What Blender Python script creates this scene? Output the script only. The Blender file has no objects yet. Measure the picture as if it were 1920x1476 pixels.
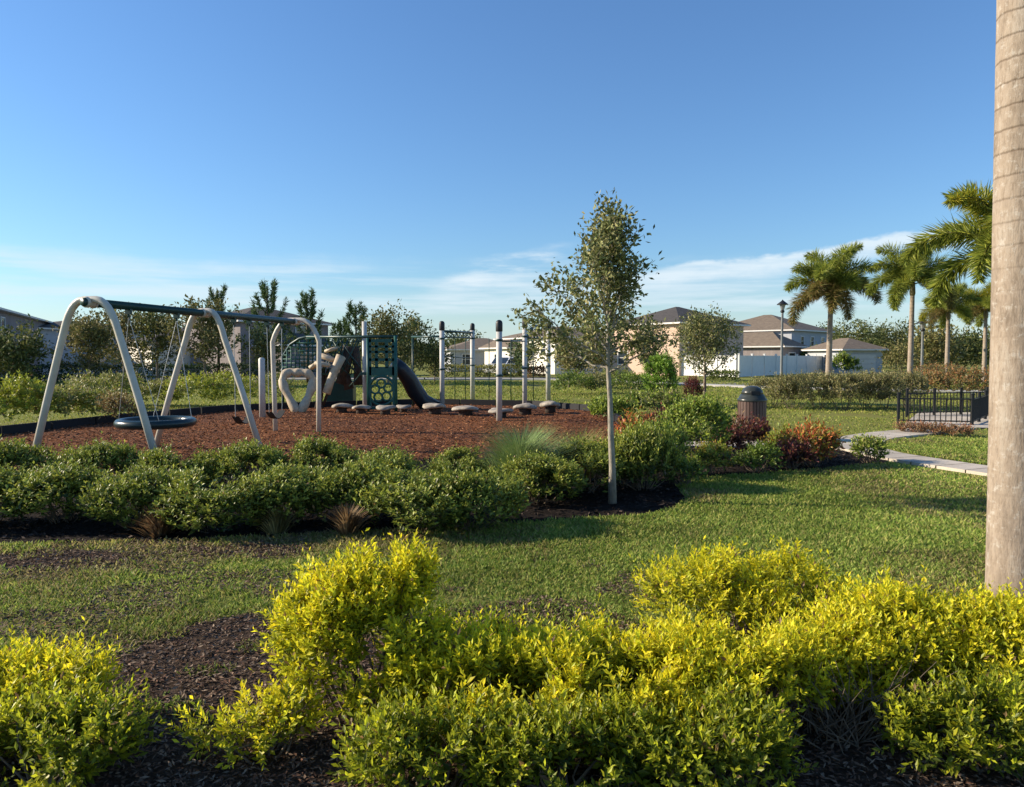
import bpy, math, random
import numpy as np
from mathutils import Vector, Matrix
from mathutils.geometry import tessellate_polygon

R = math.radians
SC = bpy.context.scene
COL = SC.collection
rs = np.random.RandomState(7)
random.seed(7)

# ------------------------------------------------------------------ camera
F, CX, CY, HY, EYE = 1400.0, 960.0, 738.0, 670.0, 1.65
TILT = math.atan((CY - HY) / F)
cd = bpy.data.cameras.new('camera')
cam = bpy.data.objects.new('camera', cd)
COL.objects.link(cam)
cam.location = (0, 0, EYE)
cam.rotation_euler = (math.pi / 2 - TILT, 0, 0)
cd.sensor_width = 36
cd.lens = 36 * F / 1920
cd.clip_end = 6000
SC.camera = cam


def ray(px, py):
    x, y = (px - CX) / F, -(py - CY) / F
    ct, st = math.cos(TILT), math.sin(TILT)
    return Vector((x, y * st + ct, y * ct - st))


def G(px, py, z=0.0):
    d = ray(px, py)
    s = (z - EYE) / d.z
    return Vector((d.x * s, d.y * s, z))


def P(px, py, Y):
    d = ray(px, py)
    s = Y / d.y
    return Vector((d.x * s, Y, EYE + d.z * s))


def gx(px, Y):          # ground point under column px at depth Y
    return Vector(((px - CX) / F * Y, Y, 0))


# ------------------------------------------------------------------ materials
def nodes(m):
    m.use_nodes = True
    nt = m.node_tree
    nt.nodes.clear()
    return nt, nt.nodes, nt.links


def ramp(nt, fac, stops):
    n = nt.nodes.new('ShaderNodeValToRGB')
    el = n.color_ramp.elements
    while len(el) < len(stops):
        el.new(0.5)
    for e, (p, c) in zip(el, stops):
        e.position = p
        e.color = (*c, 1)
    nt.links.new(fac, n.inputs[0])
    return n.outputs[0]


def noise(nt, vec, scale, detail=4, rough=0.6, sc3=None):
    n = nt.nodes.new('ShaderNodeTexNoise')
    n.inputs['Scale'].default_value = scale
    n.inputs['Detail'].default_value = detail
    n.inputs['Roughness'].default_value = rough
    if sc3:
        mp = nt.nodes.new('ShaderNodeMapping')
        mp.inputs['Scale'].default_value = sc3
        nt.links.new(vec, mp.inputs[0])
        vec = mp.outputs[0]
    nt.links.new(vec, n.inputs['Vector'])
    return n.outputs['Fac']


def mat(name, c1, c2=None, scale=6, rough=0.7, bump=0.0, bscale=None, sc3=None, metal=0.0, spec=0.4, c3=None, big=None):
    m = bpy.data.materials.new(name)
    nt, N, L = nodes(m)
    out = N.new('ShaderNodeOutputMaterial')
    b = N.new('ShaderNodeBsdfPrincipled')
    L.new(b.outputs[0], out.inputs[0])
    b.inputs['Roughness'].default_value = rough
    b.inputs['Metallic'].default_value = metal
    b.inputs['Specular IOR Level'].default_value = spec
    tc = N.new('ShaderNodeTexCoord').outputs['Object']
    c2 = c2 or tuple(x * 0.75 for x in c1)
    f = noise(nt, tc, scale, 5, 0.65, sc3)
    st = [(0.32, c2), (0.68, c1)] if not c3 else [(0.3, c2), (0.5, c1), (0.7, c3)]
    colr = ramp(nt, f, st)
    if big:                                  # large-scale wear / patches: (scale, colour, amount)
        f2 = noise(nt, tc, big[0], 3, 0.6)
        mx = N.new('ShaderNodeMix')
        mx.data_type = 'RGBA'
        fr = ramp(nt, f2, [(0.42, (0, 0, 0)), (0.62, (big[2],) * 3)])
        L.new(fr, mx.inputs[0])
        L.new(colr, mx.inputs[6])
        mx.inputs[7].default_value = (*big[1], 1)
        colr = mx.outputs[2]
    L.new(colr, b.inputs['Base Color'])
    if bump:
        bn = N.new('ShaderNodeBump')
        bn.inputs['Strength'].default_value = bump
        bn.inputs['Distance'].default_value = 0.03
        L.new(noise(nt, tc, bscale or scale * 3, 4, 0.7, sc3), bn.inputs['Height'])
        L.new(bn.outputs[0], b.inputs['Normal'])
    return m


def leafmat(name, trans=0.3, rough=0.45, spec=0.35):
    m = bpy.data.materials.new(name)
    nt, N, L = nodes(m)
    out = N.new('ShaderNodeOutputMaterial')
    b = N.new('ShaderNodeBsdfPrincipled')
    b.inputs['Roughness'].default_value = rough
    b.inputs['Specular IOR Level'].default_value = spec
    a = N.new('ShaderNodeAttribute')
    a.attribute_name = 'tint'
    L.new(a.outputs['Color'], b.inputs['Base Color'])
    t = N.new('ShaderNodeBsdfTranslucent')
    L.new(a.outputs['Color'], t.inputs[0])
    mx = N.new('ShaderNodeMixShader')
    mx.inputs[0].default_value = trans
    L.new(b.outputs[0], mx.inputs[1])
    L.new(t.outputs[0], mx.inputs[2])
    L.new(mx.outputs[0], out.inputs[0])
    return m


M = {}
M['leaf'] = leafmat('leaf', 0.3)
M['palm_leaf'] = leafmat('palm_leaf', 0.42)
M['gold_leaf'] = leafmat('gold_leaf', 0.5)
M['leaf_matt'] = leafmat('leaf_matt', 0.22, 0.6, 0.2)
M['grass_blade'] = leafmat('grass_blade', 0.42, 0.55, 0.2)
M['chip'] = leafmat('chip', 0.0, 0.85, 0.15)
M['bark'] = mat('bark', (0.30, 0.25, 0.19), (0.14, 0.11, 0.085), 9, 0.9, 0.5, 30, (1, 1, 0.25))
M['pale_bark'] = mat('pale_bark', (0.38, 0.34, 0.27), (0.19, 0.165, 0.13), 14, 0.9, 0.4, 40, (1, 1, 0.4))
M['dark_bark'] = mat('dark_bark', (0.11, 0.085, 0.06), (0.05, 0.04, 0.03), 9, 0.9, 0.5, 30, (1, 1, 0.3))
M['twig'] = mat('twig', (0.22, 0.17, 0.12), (0.10, 0.075, 0.05), 20, 0.9)
M['cream_paint'] = mat('cream_paint', (0.60, 0.56, 0.47), (0.50, 0.46, 0.38), 5, 0.45, 0.05)
M['post_paint'] = mat('post_paint', (0.56, 0.54, 0.50), (0.46, 0.44, 0.41), 5, 0.45, 0.05)
M['green_paint'] = mat('green_paint', (0.012, 0.055, 0.045), (0.008, 0.035, 0.03), 8, 0.4)
M['teal_paint'] = mat('teal_paint', (0.016, 0.10, 0.078), (0.010, 0.07, 0.055), 8, 0.45)
M['black_metal'] = mat('black_metal', (0.012, 0.012, 0.014), (0.02, 0.02, 0.022), 12, 0.45)
M['galv'] = mat('galv', (0.40, 0.41, 0.42), (0.3, 0.31, 0.32), 20, 0.4, metal=0.6)
M['tan_plastic'] = mat('tan_plastic', (0.56, 0.45, 0.31), (0.40, 0.31, 0.20), 7, 0.6, 0.25, 14)
M['rock_plastic'] = mat('rock_plastic', (0.43, 0.38, 0.31), (0.20, 0.17, 0.135), 5, 0.75, 0.5, 9)
M['stump_plastic'] = mat('stump_plastic', (0.07, 0.05, 0.038), (0.03, 0.022, 0.018), 8, 0.8, 0.4, 20)
M['slide_plastic'] = mat('slide_plastic', (0.010, 0.014, 0.020), (0.014, 0.02, 0.028), 6, 0.35)
M['rubber_edge'] = mat('rubber_edge', (0.006, 0.006, 0.009), (0.012, 0.012, 0.015), 12, 0.7)
M['saucer'] = mat('saucer', (0.014, 0.034, 0.038), (0.010, 0.025, 0.028), 9, 0.28)
M['net'] = mat('net', (0.04, 0.05, 0.055), (0.02, 0.03, 0.03), 30, 0.9)
M['can_slat'] = mat('can_slat', (0.115, 0.068, 0.052), (0.075, 0.045, 0.035), 12, 0.5, 0.2, 30, (1, 1, 0.15))
M['can_lid'] = mat('can_lid', (0.03, 0.035, 0.03), (0.045, 0.05, 0.042), 10, 0.28)
M['concrete'] = mat('concrete', (0.58, 0.51, 0.42), (0.44, 0.385, 0.32), 2.5, 0.9, 0.15, 60, big=(0.6, (0.30, 0.27, 0.22), 0.5))
M['asphalt'] = mat('asphalt', (0.17, 0.165, 0.16), (0.12, 0.118, 0.115), 1.2, 0.9, 0.15, 60)
M['kerb'] = mat('kerb', (0.50, 0.48, 0.43), (0.40, 0.38, 0.34), 3, 0.9)
M['lawn'] = mat('lawn', (0.20, 0.225, 0.045), (0.13, 0.135, 0.04), 5, 0.95, 0.5, 45, c3=(0.26, 0.245, 0.075), spec=0.1,
                big=(0.35, (0.17, 0.145, 0.055), 0.55))
M['soil'] = mat('soil', (0.060, 0.040, 0.027), (0.026, 0.018, 0.013), 14, 0.95, 0.9, 45, c3=(0.11, 0.078, 0.055), spec=0.1)
M['dark_mulch'] = mat('dark_mulch', (0.016, 0.012, 0.010), (0.008, 0.006, 0.006), 16, 0.95, 0.9, 50, c3=(0.03, 0.022, 0.018), spec=0.1)  # black mulch, coloured darker still for the shade under the hedge
M['red_mulch'] = mat('red_mulch', (0.20, 0.075, 0.030), (0.08, 0.032, 0.015), 10, 0.95, 0.9, 40, c3=(0.32, 0.14, 0.055), spec=0.1,
                     big=(0.30, (0.085, 0.040, 0.028), 0.7))
M['peach'] = mat('peach', (0.60, 0.435, 0.335), (0.54, 0.39, 0.30), 3, 0.9, 0.1, 40)
M['white_wall'] = mat('white_wall', (0.80, 0.76, 0.68), (0.74, 0.70, 0.62), 3, 0.9, 0.1, 40)
M['grey_wall'] = mat('grey_wall', (0.42, 0.44, 0.47), (0.36, 0.38, 0.41), 3, 0.9, 0.1, 40)
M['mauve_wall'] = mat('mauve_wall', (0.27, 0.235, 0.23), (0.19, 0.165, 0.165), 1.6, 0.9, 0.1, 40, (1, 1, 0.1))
M['trim'] = mat('trim', (0.72, 0.70, 0.66), (0.62, 0.60, 0.57), 4, 0.6)
M['vinyl'] = mat('vinyl', (0.74, 0.73, 0.70), (0.66, 0.65, 0.62), 2, 0.5)
M['shingle'] = mat('shingle', (0.21, 0.165, 0.12), (0.13, 0.10, 0.075), 2.2, 0.95, 0.5, 12, (1, 1, 4))
M['dark_shingle'] = mat('dark_shingle', (0.085, 0.075, 0.07), (0.05, 0.045, 0.042), 2.2, 0.95, 0.5, 12, (1, 1, 4))
M['glass'] = mat('glass', (0.03, 0.04, 0.05), (0.02, 0.03, 0.04), 1, 0.08, spec=0.8)
M['garage'] = mat('garage', (0.55, 0.55, 0.55), (0.5, 0.5, 0.5), 2, 0.6)
M['car_white'] = mat('car_white', (0.72, 0.72, 0.72), (0.66, 0.66, 0.66), 2, 0.25)
M['tyre'] = mat('tyre', (0.02, 0.02, 0.02), (0.03, 0.03, 0.03), 10, 0.8)
M['maroon_cloth'] = mat('maroon', (0.06, 0.02, 0.025), (0.04, 0.015, 0.02), 8, 0.8)


def palm_bark():
    m = bpy.data.materials.new('palm_bark')
    nt, N, L = nodes(m)
    out = N.new('ShaderNodeOutputMaterial')
    b = N.new('ShaderNodeBsdfPrincipled')
    b.inputs['Roughness'].default_value = 0.9
    b.inputs['Specular IOR Level'].default_value = 0.15
    L.new(b.outputs[0], out.inputs[0])
    tc = N.new('ShaderNodeTexCoord').outputs['Object']
    n1 = noise(nt, tc, 5, 5, 0.65, (1.6, 1.6, 0.5))
    n2 = noise(nt, tc, 16, 5, 0.75)
    base = ramp(nt, n1, [(0.3, (0.20, 0.16, 0.125)), (0.52, (0.32, 0.258, 0.20)), (0.72, (0.37, 0.32, 0.265))])
    # ring scars: distorted saw along z
    sep = N.new('ShaderNodeSeparateXYZ')
    L.new(tc, sep.inputs[0])
    ad = N.new('ShaderNodeMath')
    ad.operation = 'MULTIPLY_ADD'
    L.new(n1, ad.inputs[0])
    ad.inputs[1].default_value = 0.035
    L.new(sep.outputs[2], ad.inputs[2])
    md = N.new('ShaderNodeMath')
    md.operation = 'PINGPONG'
    L.new(ad.outputs[0], md.inputs[0])
    md.inputs[1].default_value = 0.075
    ring = ramp(nt, md.outputs[0], [(0.0, (1, 1, 1)), (0.012, (0, 0, 0))])
    # rings only above ~2.2 m (below the old bark is worn smooth)
    hz = N.new('ShaderNodeMapRange')
    hz.inputs[1].default_value = 2.0
    hz.inputs[2].default_value = 3.0
    hz.inputs[3].default_value = 0.10
    hz.inputs[4].default_value = 0.75
    L.new(sep.outputs[2], hz.inputs[0])
    mm = N.new('ShaderNodeMath')
    mm.operation = 'MULTIPLY'
    L.new(ring, mm.inputs[0])
    L.new(hz.outputs[0], mm.inputs[1])
    mx = N.new('ShaderNodeMix')
    mx.data_type = 'RGBA'
    L.new(mm.outputs[0], mx.inputs[0])
    L.new(base, mx.inputs[6])
    mx.inputs[7].default_value = (0.12, 0.085, 0.06, 1)
    # pale lichen flecks
    fl = ramp(nt, n2, [(0.54, (0, 0, 0)), (0.66, (0.7, 0.7, 0.7))])
    mx2 = N.new('ShaderNodeMix')
    mx2.data_type = 'RGBA'
    L.new(fl, mx2.inputs[0])
    L.new(mx.outputs[2], mx2.inputs[6])
    mx2.inputs[7].default_value = (0.46, 0.425, 0.375, 1)
    n3 = noise(nt, tc, 55, 3, 0.7, (1, 1, 0.25))
    dk = ramp(nt, n3, [(0.32, (0.74, 0.72, 0.70)), (0.52, (1, 1, 1))])
    mu = N.new('ShaderNodeMix')
    mu.data_type = 'RGBA'
    mu.blend_type = 'MULTIPLY'
    mu.inputs[0].default_value = 1
    L.new(mx2.outputs[2], mu.inputs[6])
    L.new(dk, mu.inputs[7])
    L.new(mu.outputs[2], b.inputs['Base Color'])
    bn = N.new('ShaderNodeBump')
    bn.inputs['Strength'].default_value = 0.45
    bn.inputs['Distance'].default_value = 0.010
    sm = N.new('ShaderNodeMath')
    sm.operation = 'SUBTRACT'
    L.new(n3, sm.inputs[0])
    L.new(mm.outputs[0], sm.inputs[1])
    L.new(sm.outputs[0], bn.inputs['Height'])
    L.new(bn.outputs[0], b.inputs['Normal'])
    return m


M['palm_bark'] = palm_bark()
M['lamp_grey'] = mat('lamp_grey', (0.20, 0.21, 0.21), (0.14, 0.15, 0.15), 9, 0.5)
M['crownshaft'] = mat('crownshaft', (0.26, 0.20, 0.12), (0.14, 0.13, 0.05), 5, 0.6, sc3=(1, 1, 0.3))


# ------------------------------------------------------------------ mesh builder
def unit(a):
    return a / np.maximum(np.linalg.norm(a, axis=-1, keepdims=True), 1e-9)


class MB:
    def __init__(self):
        self.v, self.t, self.q, self.ts, self.qs, self.c, self.n = [], [], [], [], [], [], 0

    def add(self, v, quads=None, tris=None, smooth=False, tint=None):
        v = np.asarray(v, dtype=np.float64).reshape(-1, 3)
        if quads is not None and len(quads):
            q = np.asarray(quads, dtype=np.int64).reshape(-1, 4) + self.n
            self.q.append(q)
            self.qs.append(np.full(len(q), smooth))
        if tris is not None and len(tris):
            t = np.asarray(tris, dtype=np.int64).reshape(-1, 3) + self.n
            self.t.append(t)
            self.ts.append(np.full(len(t), smooth))
        self.v.append(v)
        if tint is None:
            tint = np.full((len(v), 3), 0.1)
        tint = np.asarray(tint, dtype=np.float64)
        if tint.ndim == 1:
            tint = np.tile(tint, (len(v), 1))
        self.c.append(tint)
        self.n += len(v)
        return self

    def box(self, c, s, rot=0.0, m=None, tint=None):
        x, y, z = s[0] / 2, s[1] / 2, s[2] / 2
        v = np.array([(-x, -y, -z), (x, -y, -z), (x, y, -z), (-x, y, -z), (-x, -y, z), (x, -y, z), (x, y, z), (-x, y, z)])
        if m is not None:
            v = v @ np.array(m.to_3x3()).T
        if rot:
            cr, sr = math.cos(rot), math.sin(rot)
            v = v @ np.array([(cr, sr, 0), (-sr, cr, 0), (0, 0, 1)])
        v = v + np.array(c)
        return self.add(v, [(0, 3, 2, 1), (4, 5, 6, 7), (0, 1, 5, 4), (1, 2, 6, 5), (2, 3, 7, 6), (3, 0, 4, 7)], tint=tint)

    def bar(self, a, b, w, h):                # box beam from a to b
        a, b = Vector(a), Vector(b)
        d = b - a
        m = d.to_track_quat('X', 'Z').to_matrix()
        return self.box((a + b) / 2, (d.length, w, h), m=m)

    def tube(self, pts, rad, sides=8, closed=False, cap=True, tint=None):
        pts = np.array([tuple(p) for p in pts], dtype=np.float64)
        n = len(pts)
        rad = np.full(n, rad) if np.isscalar(rad) else np.array(rad, dtype=np.float64)
        if closed:
            tan = np.roll(pts, -1, 0) - np.roll(pts, 1, 0)
        else:
            tan = np.gradient(pts, axis=0)
        tan = unit(tan)
        ref = np.array((0, 0, 1.0)) if abs(tan[0, 2]) < 0.9 else np.array((1.0, 0, 0))
        u = unit(np.cross(tan[0], ref))
        ang = np.linspace(0, 2 * math.pi, sides, endpoint=False)
        V = []
        for i in range(n):
            u = unit(u - tan[i] * np.dot(u, tan[i]))
            w = np.cross(tan[i], u)
            V.append(pts[i] + rad[i] * (np.cos(ang)[:, None] * u + np.sin(ang)[:, None] * w))
        V = np.concatenate(V)
        Q = []
        for i in range(n if closed else n - 1):
            j = (i + 1) % n
            for k in range(sides):
                k2 = (k + 1) % sides
                Q.append((i * sides + k, i * sides + k2, j * sides + k2, j * sides + k))
        T = []
        if cap and not closed:
            for k in range(1, sides - 1):
                T.append((0, k + 1, k))
                o = (n - 1) * sides
                T.append((o, o + k, o + k + 1))
        return self.add(V, Q, T, smooth=True, tint=tint)

    def lathe(self, prof, c=(0, 0, 0), sides=20, smooth=True, sq=1.0, tint=None):
        ang = np.linspace(0, 2 * math.pi, sides, endpoint=False)
        V = np.concatenate([np.stack([r * np.cos(ang), sq * r * np.sin(ang), np.full(sides, z)], 1) for r, z in prof]) + np.array(c)
        Q = []
        for i in range(len(prof) - 1):
            for k in range(sides):
                k2 = (k + 1) % sides
                Q.append((i * sides + k, i * sides + k2, (i + 1) * sides + k2, (i + 1) * sides + k))
        T = []
        o = (len(prof) - 1) * sides
        for k in range(1, sides - 1):
            T.append((0, k + 1, k))
            T.append((o, o + k, o + k + 1))
        return self.add(V, Q, T, smooth=smooth, tint=tint)

    def poly(self, pts, z=None):
        pts = [Vector(p) if z is None else Vector((p[0], p[1], z)) for p in pts]
        tris = tessellate_polygon([pts])
        tris = [t if (pts[t[1]] - pts[t[0]]).cross(pts[t[2]] - pts[t[0]]).z > 0 else (t[0], t[2], t[1]) for t in tris]
        return self.add([tuple(p) for p in pts], tris=tris)

    def leaves(self, pos, axis, nrm, L, W, tint, lift=0.15):
        axis = unit(axis)
        side = unit(np.cross(axis, nrm))
        nr = np.cross(side, axis)
        L = np.asarray(L)[:, None] * np.ones((len(pos), 1))
        W = np.asarray(W)[:, None] * np.ones((len(pos), 1))
        v = np.stack([pos, pos + axis * L * 0.5 + side * W * 0.5 + nr * W * lift, pos + axis * L,
                      pos + axis * L * 0.5 - side * W * 0.5 + nr * W * lift], 1).reshape(-1, 3)
        b = np.arange(len(pos))[:, None] * 4
        t = np.concatenate([b + np.array([0, 1, 2]), b + np.array([0, 2, 3])])
        return self.add(v, tris=t, tint=np.repeat(tint, 4, axis=0))

    def build(self, name, m, parent=None):
        me = bpy.data.meshes.new(name)
        v = np.concatenate(self.v) if self.v else np.zeros((0, 3))
        t = np.concatenate(self.t) if self.t else np.zeros((0, 3), int)
        q = np.concatenate(self.q) if self.q else np.zeros((0, 4), int)
        loops = np.concatenate([t.ravel(), q.ravel()]).astype(np.int32)
        start = np.concatenate([np.arange(len(t)) * 3, len(t) * 3 + np.arange(len(q)) * 4]).astype(np.int32)
        me.vertices.add(len(v))
        me.vertices.foreach_set('co', v.astype(np.float32).ravel())
        me.loops.add(len(loops))
        me.loops.foreach_set('vertex_index', loops)
        me.polygons.add(len(start))
        me.polygons.foreach_set('loop_start', start)
        sm = np.concatenate(self.ts + self.qs) if (self.ts or self.qs) else np.zeros(0, bool)
        me.polygons.foreach_set('use_smooth', sm)
        c = np.concatenate([np.concatenate(self.c), np.ones((len(v), 1))], 1)
        at = me.attributes.new('tint', 'FLOAT_COLOR', 'POINT')
        at.data.foreach_set('color', c.astype(np.float32).ravel())
        me.update(calc_edges=True)
        me.validate()
        me.materials.append(m)
        o = bpy.data.objects.new(name, me)
        COL.objects.link(o)
        if parent:
            o.parent = parent
        return o


def tag(o, label=None, cat=None, group=None, kind=None):
    if label: o['label'] = label
    if cat: o['category'] = cat
    if group: o['group'] = group
    if kind: o['kind'] = kind
    return o


def thing(name, label, cat, loc=(0, 0, 0), rz=0.0, group=None, scale=1.0):
    o = bpy.data.objects.new(name, None)
    o.empty_display_size = 0.2
    COL.objects.link(o)
    o.location = loc
    o.rotation_euler = (0, 0, rz)
    o.scale = (scale,) * 3 if np.isscalar(scale) else scale
    return tag(o, label, cat, group)


def copy_tree(o, parent=None):
    c = o.copy()
    COL.objects.link(c)
    c.parent = parent
    for ch in list(o.children):
        copy_tree(ch, c)
    return c


def structure(mb, name, m):
    return tag(mb.build(name, m), kind='structure')


# ------------------------------------------------------------------ value noise (numpy)
_vn = rs.rand(256, 256)


def vnoise(x, y, s):
    x, y = np.asarray(x) * s + 100, np.asarray(y) * s + 100
    xi, yi = np.floor(x).astype(int), np.floor(y).astype(int)
    fx, fy = x - xi, y - yi
    fx, fy = fx * fx * (3 - 2 * fx), fy * fy * (3 - 2 * fy)
    g = lambda i, j: _vn[i % 256, j % 256]
    return (g(xi, yi) * (1 - fx) + g(xi + 1, yi) * fx) * (1 - fy) + (g(xi, yi + 1) * (1 - fx) + g(xi + 1, yi + 1) * fx) * fy


def inpoly(x, y, poly):
    r = np.zeros(len(x), bool)
    n = len(poly)
    for i in range(n):
        x1, y1 = poly[i][0], poly[i][1]
        x2, y2 = poly[(i + 1) % n][0], poly[(i + 1) % n][1]
        if y1 == y2:
            continue
        c = ((y1 > y) != (y2 > y)) & (x < (x2 - x1) * (y - y1) / (y2 - y1) + x1)
        r ^= c
    return r


def rough_poly(pts, amp=0.06, step=0.25, seed=1):
    q = np.random.RandomState(seed)
    out = []
    for i in range(len(pts)):
        a, b = Vector(pts[i]), Vector(pts[(i + 1) % len(pts)])
        n = max(1, min(80, int((b - a).length / step)))
        for k in range(n):
            p = a.lerp(b, k / n)
            out.append((p.x + q.normal() * amp * 0.6, p.y + q.normal() * amp * 0.6, 0))
    return out


# ------------------------------------------------------------------ foliage generators
def randdir(q, n):
    return unit(q.normal(size=(n, 3)))


FG = 1.45


def palette(q, n, cols, w=None, gain=None):
    cols = np.array(cols) * (gain or FG)
    i = q.choice(len(cols), n, p=w)
    return cols[i] * (1 + q.normal(size=(n, 1)) * 0.16).clip(0.5, 1.6)


def shrub(q, lumps, shoots, lps, L, W, tips, old_shade_cols, slen=0.14, up=0.35, stems=24, zmin=0.04, tipfall=True, jitter=0.35,
          inner=0.25, greenlow=0.0, gap=0.0, gs=8.0, dead=0.015):
    """foliage MB, stems MB. lumps: (cx,cy,cz,rx,ry,rz)"""
    lumps = np.array(lumps, float)
    area = lumps[:, 3] * lumps[:, 4] + lumps[:, 4] * lumps[:, 5] + lumps[:, 3] * lumps[:, 5]
    k = q.choice(len(lumps), shoots * 4, p=area / area.sum())
    d = randdir(q, shoots * 4)
    d[:, 2] = np.where(d[:, 2] < -0.45, -d[:, 2], d[:, 2])
    rad = np.where(q.rand(shoots * 4) < inner, q.uniform(0.35, 0.85, shoots * 4), q.uniform(0.8, 1.08, shoots * 4))
    p = lumps[k, :3] + lumps[k, 3:] * d * rad[:, None]
    ok = p[:, 2] > zmin
    o_ = q.uniform(0, 50, 3)
    cl = 0.5 * vnoise(p[:, 0] + o_[0], p[:, 2] + p[:, 1] * 0.7 + o_[1], gs) + 0.5 * vnoise(p[:, 1] + o_[2], p[:, 2] * 0.8 - p[:, 0] * 0.6 + o_[1], gs)
    ok &= cl > gap
    p = p + lumps[k, 3:] * d * ((cl - 0.5) * (0.55 if gap > 0 else 0.0))[:, None]
    for j in range(len(lumps)):
        e = np.linalg.norm((p - lumps[j, :3]) / lumps[j, 3:], axis=1)
        ok &= ~((e < 0.75) & (k != j))
    idx = np.nonzero(ok)[0][:shoots]
    p, d = p[idx], d[idx]
    n = len(p)
    sd = unit(d * (1 - up) + np.array([0, 0, up]) + q.normal(size=(n, 3)) * jitter * 0.6)
    sl = slen * q.uniform(0.55, 1.35, n) * np.where(q.rand(n) < 0.10, 1.7, 1.0)
    t = np.linspace(0, 1, lps)[None, :] * np.ones((n, 1)) + q.uniform(-0.04, 0.04, (n, lps))
    pos = p[:, None, :] + sd[:, None, :] * ((t - 0.4) * sl[:, None])[..., None]
    ang = (np.arange(lps) * 2.4)[None, :] + q.uniform(0, 6.28, (n, 1))
    ref = unit(np.cross(sd, randdir(q, n)))
    ref2 = np.cross(sd, ref)
    perp = ref[:, None, :] * np.cos(ang)[..., None] + ref2[:, None, :] * np.sin(ang)[..., None]
    w = (0.35 + 0.9 * t)[..., None]
    ax = sd[:, None, :] * w + perp * 0.85 + q.normal(size=(n, lps, 3)) * 0.22
    nr = sd[:, None, :] * 0.9 - perp * 0.45 + q.normal(size=(n, lps, 3)) * jitter
    ll = L * q.uniform(0.5, 1.4, (n, lps)) * (1.1 - (0.45 * t if tipfall else 0))
    ww = W * ll / L
    N = n * lps
    ct = palette(q, N, tips)
    co = palette(q, N, old_shade_cols)  # older leaf colour; hedge and green bush palettes also carry painted shade
    ztop = (lumps[:, 2] + lumps[:, 5]).max()
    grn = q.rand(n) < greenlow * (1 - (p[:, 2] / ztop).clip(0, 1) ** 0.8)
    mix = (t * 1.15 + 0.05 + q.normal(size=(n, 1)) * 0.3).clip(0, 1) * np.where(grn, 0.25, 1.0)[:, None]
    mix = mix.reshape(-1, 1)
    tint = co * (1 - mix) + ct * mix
    dd_ = q.rand(N) < dead
    tint[dd_] = palette(q, int(dd_.sum()), [(0.16, 0.10, 0.04), (0.22, 0.14, 0.06), (0.10, 0.06, 0.03)])
    f = MB().leaves(pos.reshape(-1, 3), ax.reshape(-1, 3), nr.reshape(-1, 3), ll.ravel(), ww.ravel(), tint)
    s = MB()
    ctr = np.average(lumps[:, :3], axis=0, weights=area)
    for i in q.choice(n, min(stems, n), replace=False):
        b = np.array([ctr[0] * 0.6 + p[i, 0] * 0.25 + q.normal() * 0.03, ctr[1] * 0.6 + p[i, 1] * 0.25 + q.normal() * 0.03, 0])
        m = b * 0.45 + p[i] * 0.55 + q.normal(size=3) * 0.03
        s.tube([b, m, p[i]], [0.007, 0.005, 0.002], 4, cap=False)
    return f, s


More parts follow.
